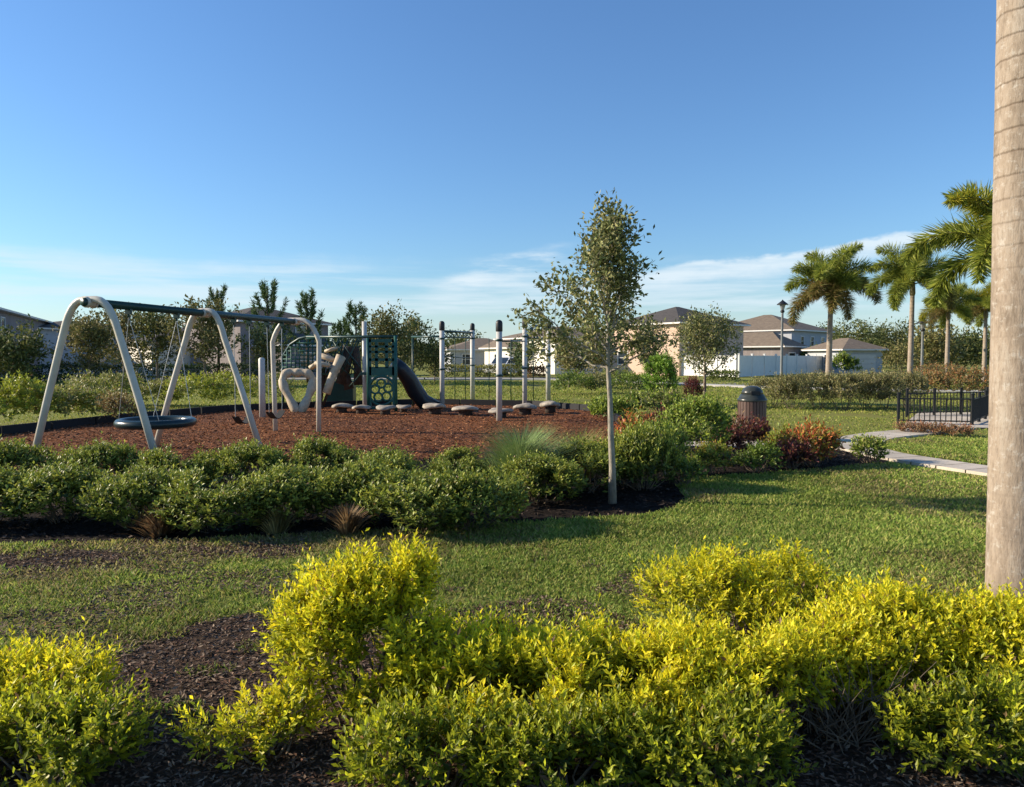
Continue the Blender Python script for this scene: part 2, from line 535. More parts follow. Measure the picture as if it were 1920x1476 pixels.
def tree(q, H, r0, base, crown_r, limbs, leaf_n, L, W, cols, prof='oval', elev=(30, 55), droop=0.0, spread=0.09, twigs=5, lean=(0, 0),
         low=0):
    """wood MB, foliage MB"""
    w, f = MB(), MB()
    n = 9
    zs = np.linspace(0, H * 0.96, n)
    off = np.cumsum(q.normal(size=(n, 2)) * 0.010 * H / 3, axis=0)
    off[0] = 0
    tp = np.stack([off[:, 0] + lean[0] * zs, off[:, 1] + lean[1] * zs, zs], 1)
    rr = r0 * (1 - 0.85 * (zs / H)) * np.where(zs == 0, 1.25, 1)
    w.tube(tp, rr, 10)
    C, Dr, Wt = [], [], []
    for i in range(limbs):
        t = (i + q.uniform(0, 0.9)) / limbs
        z0 = base + (H * 0.93 - base) * t ** 1.05
        st = np.array([np.interp(z0, zs, tp[:, 0]), np.interp(z0, zs, tp[:, 1]), z0])
        if prof == 'cone':
            ln = crown_r * (1.05 - 0.8 * t)
        elif prof == 'oval':
            ln = crown_r * (0.55 + 0.6 * math.sin(math.pi * min(1, 0.15 + t * 0.8)) - 0.35 * t)
        else:
            ln = crown_r * (0.75 + 0.35 * math.sin(math.pi * t) - 0.25 * t)
        ln *= q.uniform(0.65, 1.15)
        az = i * 2.39996 + q.uniform(-0.5, 0.5)
        el = R(q.uniform(*elev)) * (0.5 if i < low else 1.0) + t * 0.3
        pts = [st]
        m = 6
        e = el
        for s in range(m):
            stp = ln / m
            d = np.array([math.cos(az) * math.cos(e), math.sin(az) * math.cos(e), math.sin(e)])
            pts.append(pts[-1] + d * stp + q.normal(size=3) * 0.025 * ln)
            e += 0.06 - droop * 0.2
            az += q.normal() * 0.12
        pts = np.array(pts)
        r1 = max(0.004, r0 * 0.38 * (1 - 0.7 * t))
        w.tube(pts, np.linspace(r1, r1 * 0.2, len(pts)), 5, cap=False)
        for s in range(2, m + 1):
            C.append(pts[s])
            Wt.append(ln / crown_r)
            Dr.append(unit(pts[s] - pts[s - 1]))
        for s in range(twigs):
            u = q.uniform(0.3, 1.0) * m
            b = pts[int(u)] + (pts[min(m, int(u) + 1)] - pts[int(u)]) * (u - int(u))
            d = unit(unit(pts[-1] - pts[0]) * 0.7 + randdir(q, 1)[0] * 0.8 + np.array([0, 0, 0.25 - droop]))
            tl = ln * q.uniform(0.2, 0.42)
            e1 = b + d * tl * 0.5
            e2 = b + d * tl + np.array([0, 0, 0.05 * tl])
            w.tube([b, e1, e2], [r1 * 0.35, r1 * 0.25, 0.002], 3, cap=False)
            for x in (e1, (e1 + e2) / 2, e2):
                C.append(x)
                Wt.append(ln / crown_r)
                Dr.append(d)
    for z0 in np.linspace(base * 1.1, H, 10)[3:]:
        C.append(np.array([np.interp(z0, zs, tp[:, 0]), np.interp(z0, zs, tp[:, 1]), z0]))
        Wt.append(0.3)
        Dr.append(np.array([0, 0, 1.0]))
    C, Dr = np.array(C), np.array(Dr)
    wgt = q.uniform(0.25, 1.6, len(C)) * np.array(Wt) ** (1.9 if prof == 'cone' else 1)
    k = q.choice(len(C), leaf_n, p=wgt / wgt.sum())
    pos = C[k] + q.normal(size=(leaf_n, 3)) * spread
    ax = Dr[k] * 0.7 + randdir(q, leaf_n) * 0.9
    nr = randdir(q, leaf_n) + np.array([0, 0, 0.6])
    bright = q.uniform(0.75, 1.25, len(C))[k][:, None]
    f.leaves(pos, ax, nr, L * q.uniform(0.6, 1.3, leaf_n), W * q.uniform(0.7, 1.2, leaf_n), palette(q, leaf_n, cols) * bright)
    return w, f


def plant_thing(name, label, cat, fs, loc, mleaf, mwood, group=None, rz=0.0, scale=1.0, wood='trunk', fol='crown'):
    t = thing(name, label, cat, loc, rz, group, scale)
    fs[0].build(wood, mwood, t)
    fs[1].build(fol, mleaf, t)
    return t


# ================================================================== SKY AND SUN
SUN_EL, SUN_AZ = R(24), R(-84)          # azimuth measured from +Y towards +X (negative = left)
w = bpy.data.worlds.new('World')
SC.world = w
w.use_nodes = True
nt = w.node_tree
nt.nodes.clear()
N, L = nt.nodes, nt.links


def mth(op, a, b=None, c=None):
    n = N.new('ShaderNodeMath')
    n.operation = op
    for i, x in enumerate((a, b, c)):
        if x is None:
            continue
        if isinstance(x, (int, float)):
            n.inputs[i].default_value = x
        else:
            L.new(x, n.inputs[i])
    return n.outputs[0]


def sstep(x, a, b):
    n = N.new('ShaderNodeMapRange')
    n.interpolation_type = 'SMOOTHSTEP'
    L.new(x, n.inputs[0])
    n.inputs[1].default_value, n.inputs[2].default_value = a, b
    return n.outputs[0]


out = N.new('ShaderNodeOutputWorld')
bg = N.new('ShaderNodeBackground')
sky = N.new('ShaderNodeTexSky')
sky.sky_type = 'NISHITA'
sky.sun_disc = False
sky.sun_elevation = SUN_EL
sky.sun_rotation = SUN_AZ
sky.air_density = 1.25
sky.dust_density = 0.2
sky.ozone_density = 3.6
SKY_STRENGTH = 0.074
bg.inputs[1].default_value = SKY_STRENGTH
tc = N.new('ShaderNodeTexCoord').outputs['Generated']
sx = N.new('ShaderNodeSeparateXYZ')
L.new(tc, sx.inputs[0])
az = mth('ARCTAN2', sx.outputs[0], sx.outputs[1])
el = mth('ARCSINE', sx.outputs[2])


def cnoise(sa, se, off, detail=5, rough=0.6):
    cb = N.new('ShaderNodeCombineXYZ')
    L.new(mth('MULTIPLY_ADD', az, sa, off), cb.inputs[0])
    L.new(mth('MULTIPLY', el, se), cb.inputs[1])
    n = N.new('ShaderNodeTexNoise')
    n.inputs['Scale'].default_value = 1
    n.inputs['Detail'].default_value = detail
    n.inputs['Roughness'].default_value = rough
    L.new(cb.outputs[0], n.inputs['Vector'])
    return n.outputs[0]


warp = mth('MULTIPLY_ADD', cnoise(7, 14, 3.0), 0.05, -0.025)
elw = mth('ADD', el, warp)
# low band of thin streaks
band = mth('MULTIPLY', sstep(elw, 0.035, 0.075), sstep(elw, 0.135, 0.095))
st = sstep(cnoise(3.2, 48, 11.0), 0.36, 0.66)
c1 = mth('MULTIPLY', mth('MULTIPLY', band, st), 0.62)
# rising streak on the right and a fainter one in the middle
lin = mth('SUBTRACT', elw, mth('MULTIPLY_ADD', az, 0.09, 0.099))
m2 = mth('MULTIPLY', sstep(lin, 0.004, -0.004), sstep(lin, -0.034, -0.005))
m2 = mth('MULTIPLY', m2, mth('MULTIPLY', sstep(az, 0.12, 0.24), sstep(az, 0.75, 0.55)))
c2 = mth('MULTIPLY', m2, mth('MULTIPLY_ADD', sstep(cnoise(5, 40, 21.0), 0.3, 0.6), 0.45, 0.5))
lin3 = mth('SUBTRACT', elw, mth('MULTIPLY_ADD', az, 0.26, 0.128))
m3 = mth('MULTIPLY', sstep(lin3, 0.012, -0.004), sstep(lin3, -0.05, -0.008))
m3 = mth('MULTIPLY', m3, mth('MULTIPLY', sstep(az, -0.17, -0.03), sstep(az, 0.10, 0.03)))
c3 = mth('MULTIPLY', m3, mth('MULTIPLY', sstep(cnoise(9, 45, 31.0), 0.36, 0.6), 0.6))
hz = mth('MULTIPLY', sstep(el, 0.11, -0.01), 0.45)
cm = mth('MINIMUM', mth('ADD', mth('ADD', c1, c2), mth('ADD', c3, hz)), 0.92)
mx = N.new('ShaderNodeMix')
mx.data_type = 'RGBA'
L.new(cm, mx.inputs[0])
wb = N.new('ShaderNodeMix')                 # white balance of the clear sky
wb.data_type = 'RGBA'
wb.blend_type = 'MULTIPLY'
wb.inputs[0].default_value = 1
L.new(sky.outputs[0], wb.inputs[6])
wb.inputs[7].default_value = (0.85, 1.10, 1.40, 1)
L.new(wb.outputs[2], mx.inputs[6])
mx.inputs[7].default_value = (6.3, 7.3, 8.0, 1)
L.new(mx.outputs[2], bg.inputs[0])
L.new(bg.outputs[0], out.inputs[0])

sd = bpy.data.lights.new('sun', 'SUN')
sd.energy = 5.0
sd.angle = R(0.53)
sd.color = (1.0, 0.86, 0.66)
so = bpy.data.objects.new('sun', sd)
COL.objects.link(so)
dirv = Vector((math.sin(SUN_AZ) * math.cos(SUN_EL), math.cos(SUN_AZ) * math.cos(SUN_EL), math.sin(SUN_EL)))
so.rotation_euler = dirv.to_track_quat('Z', 'Y').to_euler()
so.location = dirv * 60
SC.view_settings.view_transform = 'Standard'
SC.view_settings.look = 'None'
SC.view_settings.exposure = 0.75
SC.view_settings.gamma = 1
SC.cycles.max_bounces = 6
SC.cycles.diffuse_bounces = 3
SC.cycles.transmission_bounces = 4
SC.cycles.transparent_max_bounces = 4

# ================================================================== GROUND
g = MB()
xs = np.concatenate([np.linspace(-1500, -40, 8), np.linspace(-30, 30, 61), np.linspace(40, 1500, 8)])
ys = np.concatenate([np.linspace(-30, 30, 61), np.linspace(40, 2500, 10)])
X, Y = np.meshgrid(xs, ys, indexing='ij')
Z = np.where((np.abs(X) < 29) & (np.abs(Y) < 29), 0, 0)
nx, ny = X.shape
I = np.arange(nx * ny).reshape(nx, ny)
g.add(np.stack([X, Y, Z], -1).reshape(-1, 3), quads=np.stack([I[:-1, :-1], I[1:, :-1], I[1:, 1:], I[:-1, 1:]], -1).reshape(-1, 4))
structure(g, 'ground', M['lawn'])

play_poly = [G(-260, 900), G(-160, 838), G(0, 816), G(250, 788), G(430, 771), G(600, 764), G(800, 758), G(1000, 762), G(1140, 774),
             G(1165, 800), G(1150, 850), G(900, 866), G(600, 874), G(300, 884), G(0, 892)]
structure(MB().poly(rough_poly(play_poly, 0.02, 0.5), 0.004), 'play_surface', M['red_mulch'])

bed_poly = [G(-260, 1042), G(-100, 1030), G(0, 1024), G(150, 1018), G(300, 1015), G(450, 1010), G(600, 1002), G(750, 994), G(900, 985), G(1050, 977),
            G(1200, 968), G(1262, 956), G(1288, 938), G(1270, 915), G(1290, 900), G(1400, 892), G(1500, 884), G(1590, 876), G(1662, 868), G(1672, 856),
            G(1590, 846), G(1480, 834), G(1300, 812), G(1162, 800), G(1152, 845), G(900, 860), G(600, 868), G(300, 878), G(0, 886), G(-260, 896)]
structure(MB().poly(rough_poly(bed_poly, 0.035, 0.22, 3), 0.008), 'mulch_bed', M['dark_mulch'])

near_poly = [G(-500, 1330), G(-200, 1300), G(0, 1280), G(120, 1262), G(200, 1235), G(300, 1195), G(400, 1165), G(500, 1150), G(600, 1165), G(700, 1185),
             G(820, 1150), G(900, 1140), G(1000, 1122), G(1100, 1130), G(1180, 1165), G(1260, 1180), G(1400, 1170), G(1600, 1165), G(1800, 1170), G(2100, 1180),
             G(2400, 1200), Vector((5, 1.2, 0)), Vector((-5, 1.2, 0))]
structure(MB().poly(rough_poly(near_poly, 0.11, 0.10, 5), 0.006), 'soil_bed', M['soil'])
bare_polys = []
for (cx, cy, ax, ay, sd_) in ((90, 1052, 170, 22, 11), (470, 1032, 130, 12, 12)):
    pp = []
    q = np.random.RandomState(sd_)
    for a in np.linspace(0, 2 * math.pi, 40, endpoint=False):
        k = 1 + 0.18 * q.normal()
        pp.append(G(cx + ax * math.cos(a) * k, cy + ay * math.sin(a) * k))
    bare_polys.append(pp)
    structure(MB().poly(pp, 0.004 + 0.001 * len(bare_polys)), 'bare_soil', M['soil'])


def strip(center, width, z, name, m, thick=0.0, joint=0):
    b = MB()
    pts = [Vector((p[0], p[1], 0)) for p in center]
    # Catmull-Rom resample
    out_ = []
    for i in range(len(pts) - 1):
        p0, p1, p2, p3 = pts[max(0, i - 1)], pts[i], pts[i + 1], pts[min(len(pts) - 1, i + 2)]
        for k in range(8):
            t = k / 8
            out_.append(0.5 * ((2 * p1) + (p2 - p0) * t + (2 * p0 - 5 * p1 + 4 * p2 - p3) * t * t + (3 * p1 - p0 - 3 * p2 + p3) * t ** 3))
    out_.append(pts[-1])
    V, Q = [], []
    for i, p in enumerate(out_):
        d = (out_[min(i + 1, len(out_) - 1)] - out_[max(i - 1, 0)]).normalized()
        nrm = Vector((-d.y, d.x, 0)) * (width / 2)
        for s in (1, -1):
            V.append((p.x + nrm.x * s, p.y + nrm.y * s, z))
            V.append((p.x + nrm.x * s, p.y + nrm.y * s, z - thick))
    for i in range(len(out_) - 1):
        if joint and i % joint == joint - 1:
            p, p2 = out_[i], out_[i + 1]            # a dark joint: this step is squeezed to 2 cm
            f_ = min(0.9, 0.02 / max(0.02, (p2 - p).length))
            for k_ in range(4):
                v0, v1 = Vector(V[i * 4 + k_]), Vector(V[(i + 1) * 4 + k_])
                V[i * 4 + k_] = tuple(v1.lerp(v0, f_))
            continue
        a, c = i * 4, (i + 1) * 4
        Q.append((a + 2, c + 2, c, a))
        if thick:
            Q.append((a, c, c + 1, a + 1))
            Q.append((a + 3, c + 3, c + 2, a + 2))
    b.add(V, Q)
    return structure(b, name, m), out_


path_line = [G(2300, 925), G(1980, 902), G(1840, 884), G(1740, 869), G(1660, 856), G(1600, 843), G(1480, 836), G(1390, 836), G(1290, 836), G(1180, 836)]
_, PL = strip(path_line, 0.72, 0.045, 'path', M['concrete'], 0.05, joint=4)
strip([G(1610, 838), G(1618, 826), G(1660, 818), G(1720, 812), G(1800, 802), G(1900, 798)], 0.85, 0.040, 'path_branch', M['concrete'], 0.045, joint=4)
PATIO = [G(1690, 803), G(1910, 806), G(2050, 796), G(1900, 775), G(1720, 776)]
structure(MB().poly(PATIO, 0.034), 'patio', M['concrete'])

# street far behind, with kerbs
road_line = [Vector((-70, 56, 0)), Vector((-30, 57, 0)), Vector((-8, 58, 0)), Vector((4, 57, 0)), Vector((12, 46, 0)), Vector((18, 40, 0)), Vector((34, 36, 0)), Vector((70, 34, 0))]
strip(road_line, 6.4, 0.006, 'road', M['asphalt'])
strip([p + Vector((-0.2, -3.9, 0)) for p in road_line], 1.3, 0.10, 'pavement', M['kerb'], 0.12)

# ------------------------------------------------------------------ mulch chips and litter (countless: stuff)
def scatter(n, box_, keep):
    x = rs.uniform(box_[0], box_[1], n)
    y = rs.uniform(box_[2], box_[3], n)
    k = keep(x, y)
    return x[k], y[k]


def chips(name, x, y, z, L, W, cols, label=None):
    n = len(x)
    pos = np.stack([x, y, np.full(n, z) + rs.uniform(0, 0.012, n)], 1)
    a = rs.uniform(0, 6.28, n)
    ax = np.stack([np.cos(a), np.sin(a), rs.normal(size=n) * 0.25], 1)
    nr = np.array([0, 0, 1.0]) + rs.normal(size=(n, 3)) * 0.4
    b = MB().leaves(pos, ax, nr, L * rs.uniform(0.5, 1.5, n), W * rs.uniform(0.6, 1.3, n), palette(rs, n, cols, gain=1.0), 0.1)
    return tag(b.build(name, M['chip']), kind='stuff')


dens = lambda x, y, y0: rs.rand(len(x)) < (y0 / np.maximum(y, 0.1)) ** 1.5
x, y = scatter(150000, (-14, 4, 9, 26), lambda x, y: inpoly(x, y, play_poly) & dens(x, y, 11))
chips('red_mulch_chips', x, y, 0.008, 0.065, 0.026, [(0.27, 0.10, 0.038), (0.17, 0.064, 0.027), (0.09, 0.038, 0.02), (0.36, 0.17, 0.075), (0.05, 0.027, 0.019)])
x, y = scatter(60000, (-8, 9, 6, 17), lambda x, y: inpoly(x, y, bed_poly))
chips('bark_chips', x, y, 0.012, 0.06, 0.024, [(0.016, 0.011, 0.009), (0.03, 0.021, 0.017), (0.010, 0.008, 0.007), (0.07, 0.05, 0.04)])  # black chips with the hedge's shade put into their tones
# ------------------------------------------------------------------ grass blades
pl_x = np.array([p.x for p in PL])
pl_y = np.array([p.y for p in PL])


def on_path(x, y):
    r = np.zeros(len(x), bool)
    for i in range(len(PL)):
        r |= (x - pl_x[i]) ** 2 + (y - pl_y[i]) ** 2 < 0.6 ** 2
    return r


def patchy(x, y):
    return (vnoise(x, y, 1.1) * 0.6 + vnoise(x, y, 3.1) * 0.4) * (x < 1.2) * (y < 7.2)


def keepgrass(x, y):
    vis = np.abs(x) < y * 0.72 + 0.4
    k = vis & ~inpoly(x, y, bed_poly) & ~inpoly(x, y, play_poly)
    nb = inpoly(x, y, near_poly)
    fr = vnoise(x, y, 2.2) * 0.6 + vnoise(x, y, 6.0) * 0.4
    k &= np.where(nb, (fr > 0.54 - 0.30 * np.clip((y - 4.0) / 1.1, 0, 1)) & (y > 3.3) & (rs.rand(len(x)) < 0.6), (fr > 0.33) | (rs.rand(len(x)) < 0.45))
    k &= ~((patchy(x, y) > 0.60) & (rs.rand(len(x)) < 0.72))
    for b in bare_polys:
        k &= ~(inpoly(x, y, b) & ((fr < 0.45) | (rs.rand(len(x)) < 0.45)))
    k &= ~((y > 9.5) & on_path(x, y))
    k &= rs.rand(len(x)) < np.clip((6.0 / y) ** 1.6, 0, 1)
    return k


x, y = scatter(200000, (-5.5, 4.5, 1.6, 7.3), lambda x, y: inpoly(x, y, near_poly) | inpoly(x, y, bare_polys[0]) | ((patchy(x, y) > 0.57) & ~inpoly(x, y, bed_poly)))
chips('dry_leaf_litter', x, y, 0.010, 0.030, 0.011, [(0.10, 0.065, 0.045), (0.17, 0.115, 0.08), (0.05, 0.033, 0.023), (0.24, 0.18, 0.13), (0.13, 0.07, 0.045)])

x, y = scatter(1300000, (-9.5, 9.5, 2.8, 15), keepgrass)
n = len(x)
fr = vnoise(x, y, 1.3) * 0.5 + vnoise(x, y, 4.5) * 0.5
h = (0.018 + 0.022 * rs.rand(n)) * (0.7 + 0.7 * fr) * np.clip(y / 5, 1, 1.4)
a = rs.uniform(0, 6.28, n)
ax = np.stack([np.cos(a) * 0.75, np.sin(a) * 0.75, 0.5 + 0.7 * rs.rand(n)], 1)
cg = palette(rs, n, [(0.155, 0.21, 0.036), (0.21, 0.255, 0.052), (0.105, 0.165, 0.026), (0.27, 0.26, 0.075)])
cs = palette(rs, n, [(0.24, 0.20, 0.085), (0.17, 0.14, 0.06), (0.13, 0.15, 0.035)])
dry = (vnoise(x, y, 0.9) * 0.55 + vnoise(x, y, 3.1) * 0.3 + rs.rand(n) * 0.35 + np.where(y > 5.9, 0.16, 0) * (x < 0.3) + np.where(y < 5.0, 0.07, 0))
cg = np.where((dry > 0.76)[:, None], cs, cg) * (0.50 + 1.05 * (0.5 * vnoise(x, y, 0.7) + 0.3 * vnoise(x, y, 2.0) + 0.2 * vnoise(x, y, 7.0)))[:, None]
gb = MB().leaves(np.stack([x, y, np.zeros(n)], 1), ax, randdir(rs, n), h * 1.25, 0.010 * np.clip(y / 5, 1, 2.2), cg, 0.1)
tag(gb.build('grass', M['grass_blade']), kind='stuff')

def keepfar(x, y):
    k = (np.abs(x) < y * 0.74 + 1) & ~inpoly(x, y, bed_poly) & ~inpoly(x, y, play_poly)
    for i in range(0, len(PL)):
        k &= (x - pl_x[i]) ** 2 + (y - pl_y[i]) ** 2 > 0.7 ** 2
    return k & (rs.rand(len(x)) < np.clip((15.0 / y) ** 1.3, 0, 1)) & (vnoise(x, y, 0.8) > 0.2)


x, y = scatter(330000, (-30, 36, 13.5, 52), keepfar)
x, y = x[~inpoly(x, y, PATIO)], y[~inpoly(x, y, PATIO)]
n = len(x)
a = rs.uniform(0, 6.28, n)
ax = np.stack([np.cos(a) * 0.7, np.sin(a) * 0.7, 0.6 + 0.6 * rs.rand(n)], 1)
cg = palette(rs, n, [(0.17, 0.20, 0.035), (0.21, 0.23, 0.05), (0.125, 0.165, 0.028), (0.25, 0.23, 0.065)]) * (0.75 + 0.45 * vnoise(x, y, 0.5))[:, None]
gb = MB().leaves(np.stack([x, y, np.zeros(n)], 1), ax, randdir(rs, n), 0.055 * rs.uniform(0.6, 1.4, n) * np.clip(y / 20, 0.9, 1.8), 0.03 * np.clip(y / 20, 0.8, 2), cg, 0.1)
tag(gb.build('lawn_grass', M['grass_blade']), kind='stuff')

# ================================================================== FOREGROUND GOLDEN SHRUBS
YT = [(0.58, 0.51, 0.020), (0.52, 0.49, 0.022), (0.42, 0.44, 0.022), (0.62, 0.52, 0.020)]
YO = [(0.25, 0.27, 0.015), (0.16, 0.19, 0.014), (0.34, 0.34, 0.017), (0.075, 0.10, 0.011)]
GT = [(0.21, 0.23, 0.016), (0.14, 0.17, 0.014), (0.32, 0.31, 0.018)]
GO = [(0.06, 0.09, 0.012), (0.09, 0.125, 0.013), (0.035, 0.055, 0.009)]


def golden(label, px, Y, lumps, shoots, seed, tips=YT, old_shade_cols=YO, L_=0.040, greenlow=0.5, stems=26, lps=15, zs=0.78, gap=0.35):
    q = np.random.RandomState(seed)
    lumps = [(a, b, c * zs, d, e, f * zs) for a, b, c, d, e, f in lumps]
    f, s = shrub(q, lumps, shoots, lps, L_, 0.016, tips, old_shade_cols, slen=0.145, up=0.48, stems=stems, inner=0.20, greenlow=greenlow, gap=gap, gs=9.0, dead=0.03)
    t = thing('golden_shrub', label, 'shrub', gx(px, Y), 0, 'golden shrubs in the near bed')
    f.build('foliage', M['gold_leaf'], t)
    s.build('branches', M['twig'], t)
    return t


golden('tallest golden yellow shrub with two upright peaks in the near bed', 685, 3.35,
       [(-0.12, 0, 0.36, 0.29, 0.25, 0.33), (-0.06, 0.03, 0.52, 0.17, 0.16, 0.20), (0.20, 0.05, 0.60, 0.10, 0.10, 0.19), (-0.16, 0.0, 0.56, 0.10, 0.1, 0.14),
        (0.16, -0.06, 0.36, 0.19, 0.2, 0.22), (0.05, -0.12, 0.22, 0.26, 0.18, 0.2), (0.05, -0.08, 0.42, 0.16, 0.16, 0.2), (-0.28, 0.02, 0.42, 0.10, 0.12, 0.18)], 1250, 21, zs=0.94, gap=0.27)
golden('low golden shrub just right of the two peaked golden shrub', 955, 3.1,
       [(-0.05, 0, 0.26, 0.27, 0.24, 0.22), (0.16, 0.06, 0.30, 0.20, 0.2, 0.19), (-0.16, 0.05, 0.33, 0.13, 0.13, 0.15), (0.05, -0.15, 0.18, 0.24, 0.16, 0.17)], 640, 22)
golden('low golden shrub at the centre of the row below the brown grass patch', 1185, 3.1,
       [(0, 0, 0.27, 0.28, 0.25, 0.23), (0.16, 0.05, 0.36, 0.15, 0.15, 0.15), (-0.18, 0.02, 0.30, 0.16, 0.16, 0.17), (0.02, -0.16, 0.18, 0.26, 0.16, 0.17)], 680, 23)
golden('golden shrub with bare grey twigs showing low on its front', 1420, 3.15,
       [(-0.05, 0.05, 0.28, 0.26, 0.24, 0.22), (0.08, 0.05, 0.38, 0.13, 0.13, 0.16), (0.2, 0.1, 0.3, 0.18, 0.18, 0.18), (-0.15, -0.08, 0.2, 0.2, 0.16, 0.18)], 560, 24, stems=70)
golden('golden shrub standing behind the near row with one tall shoot', 1400, 4.25,
       [(-0.30, 0, 0.30, 0.30, 0.26, 0.26), (0.02, 0.05, 0.36, 0.26, 0.24, 0.20), (0.32, 0, 0.30, 0.26, 0.25, 0.22), (-0.12, 0, 0.50, 0.13, 0.13, 0.09), (0.27, 0, 0.52, 0.06, 0.06, 0.16),
        (0.0, -0.15, 0.2, 0.4, 0.2, 0.2)], 820, 25, zs=0.80)
golden('wide golden shrub right of the dark hollow beside the palm trunk', 1700, 3.55,
       [(-0.12, 0, 0.34, 0.28, 0.26, 0.24), (-0.02, 0, 0.48, 0.13, 0.13, 0.13), (0.16, 0.05, 0.34, 0.25, 0.24, 0.22), (0, -0.17, 0.24, 0.3, 0.18, 0.2)], 760, 26)
golden('golden shrub in front of the foot of the big palm trunk', 1890, 3.5,
       [(0, 0, 0.33, 0.27, 0.26, 0.24), (0.10, 0, 0.42, 0.18, 0.18, 0.16), (0.25, 0, 0.34, 0.24, 0.24, 0.22), (0, -0.18, 0.24, 0.3, 0.18, 0.2)], 700, 27)
golden('golden shrub cut by the left edge of the picture', 15, 3.15,
       [(-0.12, 0, 0.27, 0.3, 0.28, 0.24), (0.12, 0.05, 0.30, 0.22, 0.22, 0.20), (-0.05, 0.0, 0.38, 0.16, 0.16, 0.12), (0.2, -0.1, 0.16, 0.2, 0.18, 0.16), (-0.5, 0, 0.3, 0.3, 0.28, 0.26)], 820, 28, zs=0.60)
golden('thin sparse yellow green shrub in the dark hollow of the near bed', 460, 3.05,
       [(0.0, 0, 0.12, 0.26, 0.16, 0.12), (0.17, 0.0, 0.20, 0.10, 0.10, 0.14)], 130, 29, stems=40)
golden('low golden shrub filling the gap right behind the two peaked golden shrub', 880, 3.45, [(0, 0, 0.25, 0.26, 0.22, 0.22), (0.12, 0, 0.3, 0.16, 0.16, 0.14)], 420, 61)
golden('low golden shrub behind the row centre below the brown patch', 1080, 3.4, [(0, 0, 0.24, 0.28, 0.22, 0.21), (-0.14, 0, 0.27, 0.16, 0.16, 0.14)], 420, 62)
golden('low golden shrub joining the row centre to the twiggy golden shrub', 1300, 3.3, [(0, 0, 0.26, 0.26, 0.22, 0.22), (0.1, 0.05, 0.3, 0.16, 0.16, 0.14)], 420, 63)
golden('low golden shrub behind the leafless twigs', 1570, 3.4, [(0, 0, 0.26, 0.24, 0.22, 0.22), (0.08, 0.05, 0.32, 0.16, 0.16, 0.14)], 380, 64)
# green lower shrubs hugging the near edge
for i, (px, Y, lab) in enumerate(((60, 2.75, 'low yellow green shrub in the bottom left corner'), (820, 2.72, 'low yellow green shrub under the two peaked golden shrub'),
                                  (1080, 2.7, 'low yellow green shrub at the bottom edge below the row centre'),
                                  (1330, 2.72, 'low yellow green shrub at the bottom edge under the twiggy golden shrub'),
                                  (1850, 2.95, 'low yellow green shrub in the bottom right corner'))):
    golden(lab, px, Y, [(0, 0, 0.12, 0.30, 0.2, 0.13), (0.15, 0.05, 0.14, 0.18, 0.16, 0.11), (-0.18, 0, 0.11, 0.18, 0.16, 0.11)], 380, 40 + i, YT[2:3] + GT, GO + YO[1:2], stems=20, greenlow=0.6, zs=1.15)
# bare twiggy patch between golden shrubs on the right
tw = MB()
q = np.random.RandomState(31)
for i in range(90):
    b = np.array([q.normal() * 0.10, q.normal() * 0.05, 0.0])
    d = unit(np.array([q.normal() * 0.7, q.normal() * 0.35 - 0.15, 0.9]))
    ln = q.uniform(0.2, 0.42)
    m_ = b + d * ln * 0.5 + q.normal(size=3) * 0.02
    e = b + d * ln + q.normal(size=3) * 0.05
    tw.tube([b, m_, e], [0.004, 0.003, 0.0012], 3, cap=False)
tag(tw.build('bare_bush', M['twig']), 'leafless twiggy grey bush between two golden shrubs', 'bush').location = gx(1610, 3.15)

# ================================================================== FOREGROUND PALM
PLEAF = [(0.15, 0.18, 0.028), (0.19, 0.22, 0.034), (0.26, 0.27, 0.045), (0.10, 0.13, 0.024)]
PYEL = [(0.22, 0.22, 0.025), (0.32, 0.27, 0.025), (0.14, 0.17, 0.02)]
PBRN = [(0.22, 0.15, 0.06), (0.16, 0.14, 0.04), (0.10, 0.11, 0.03)]


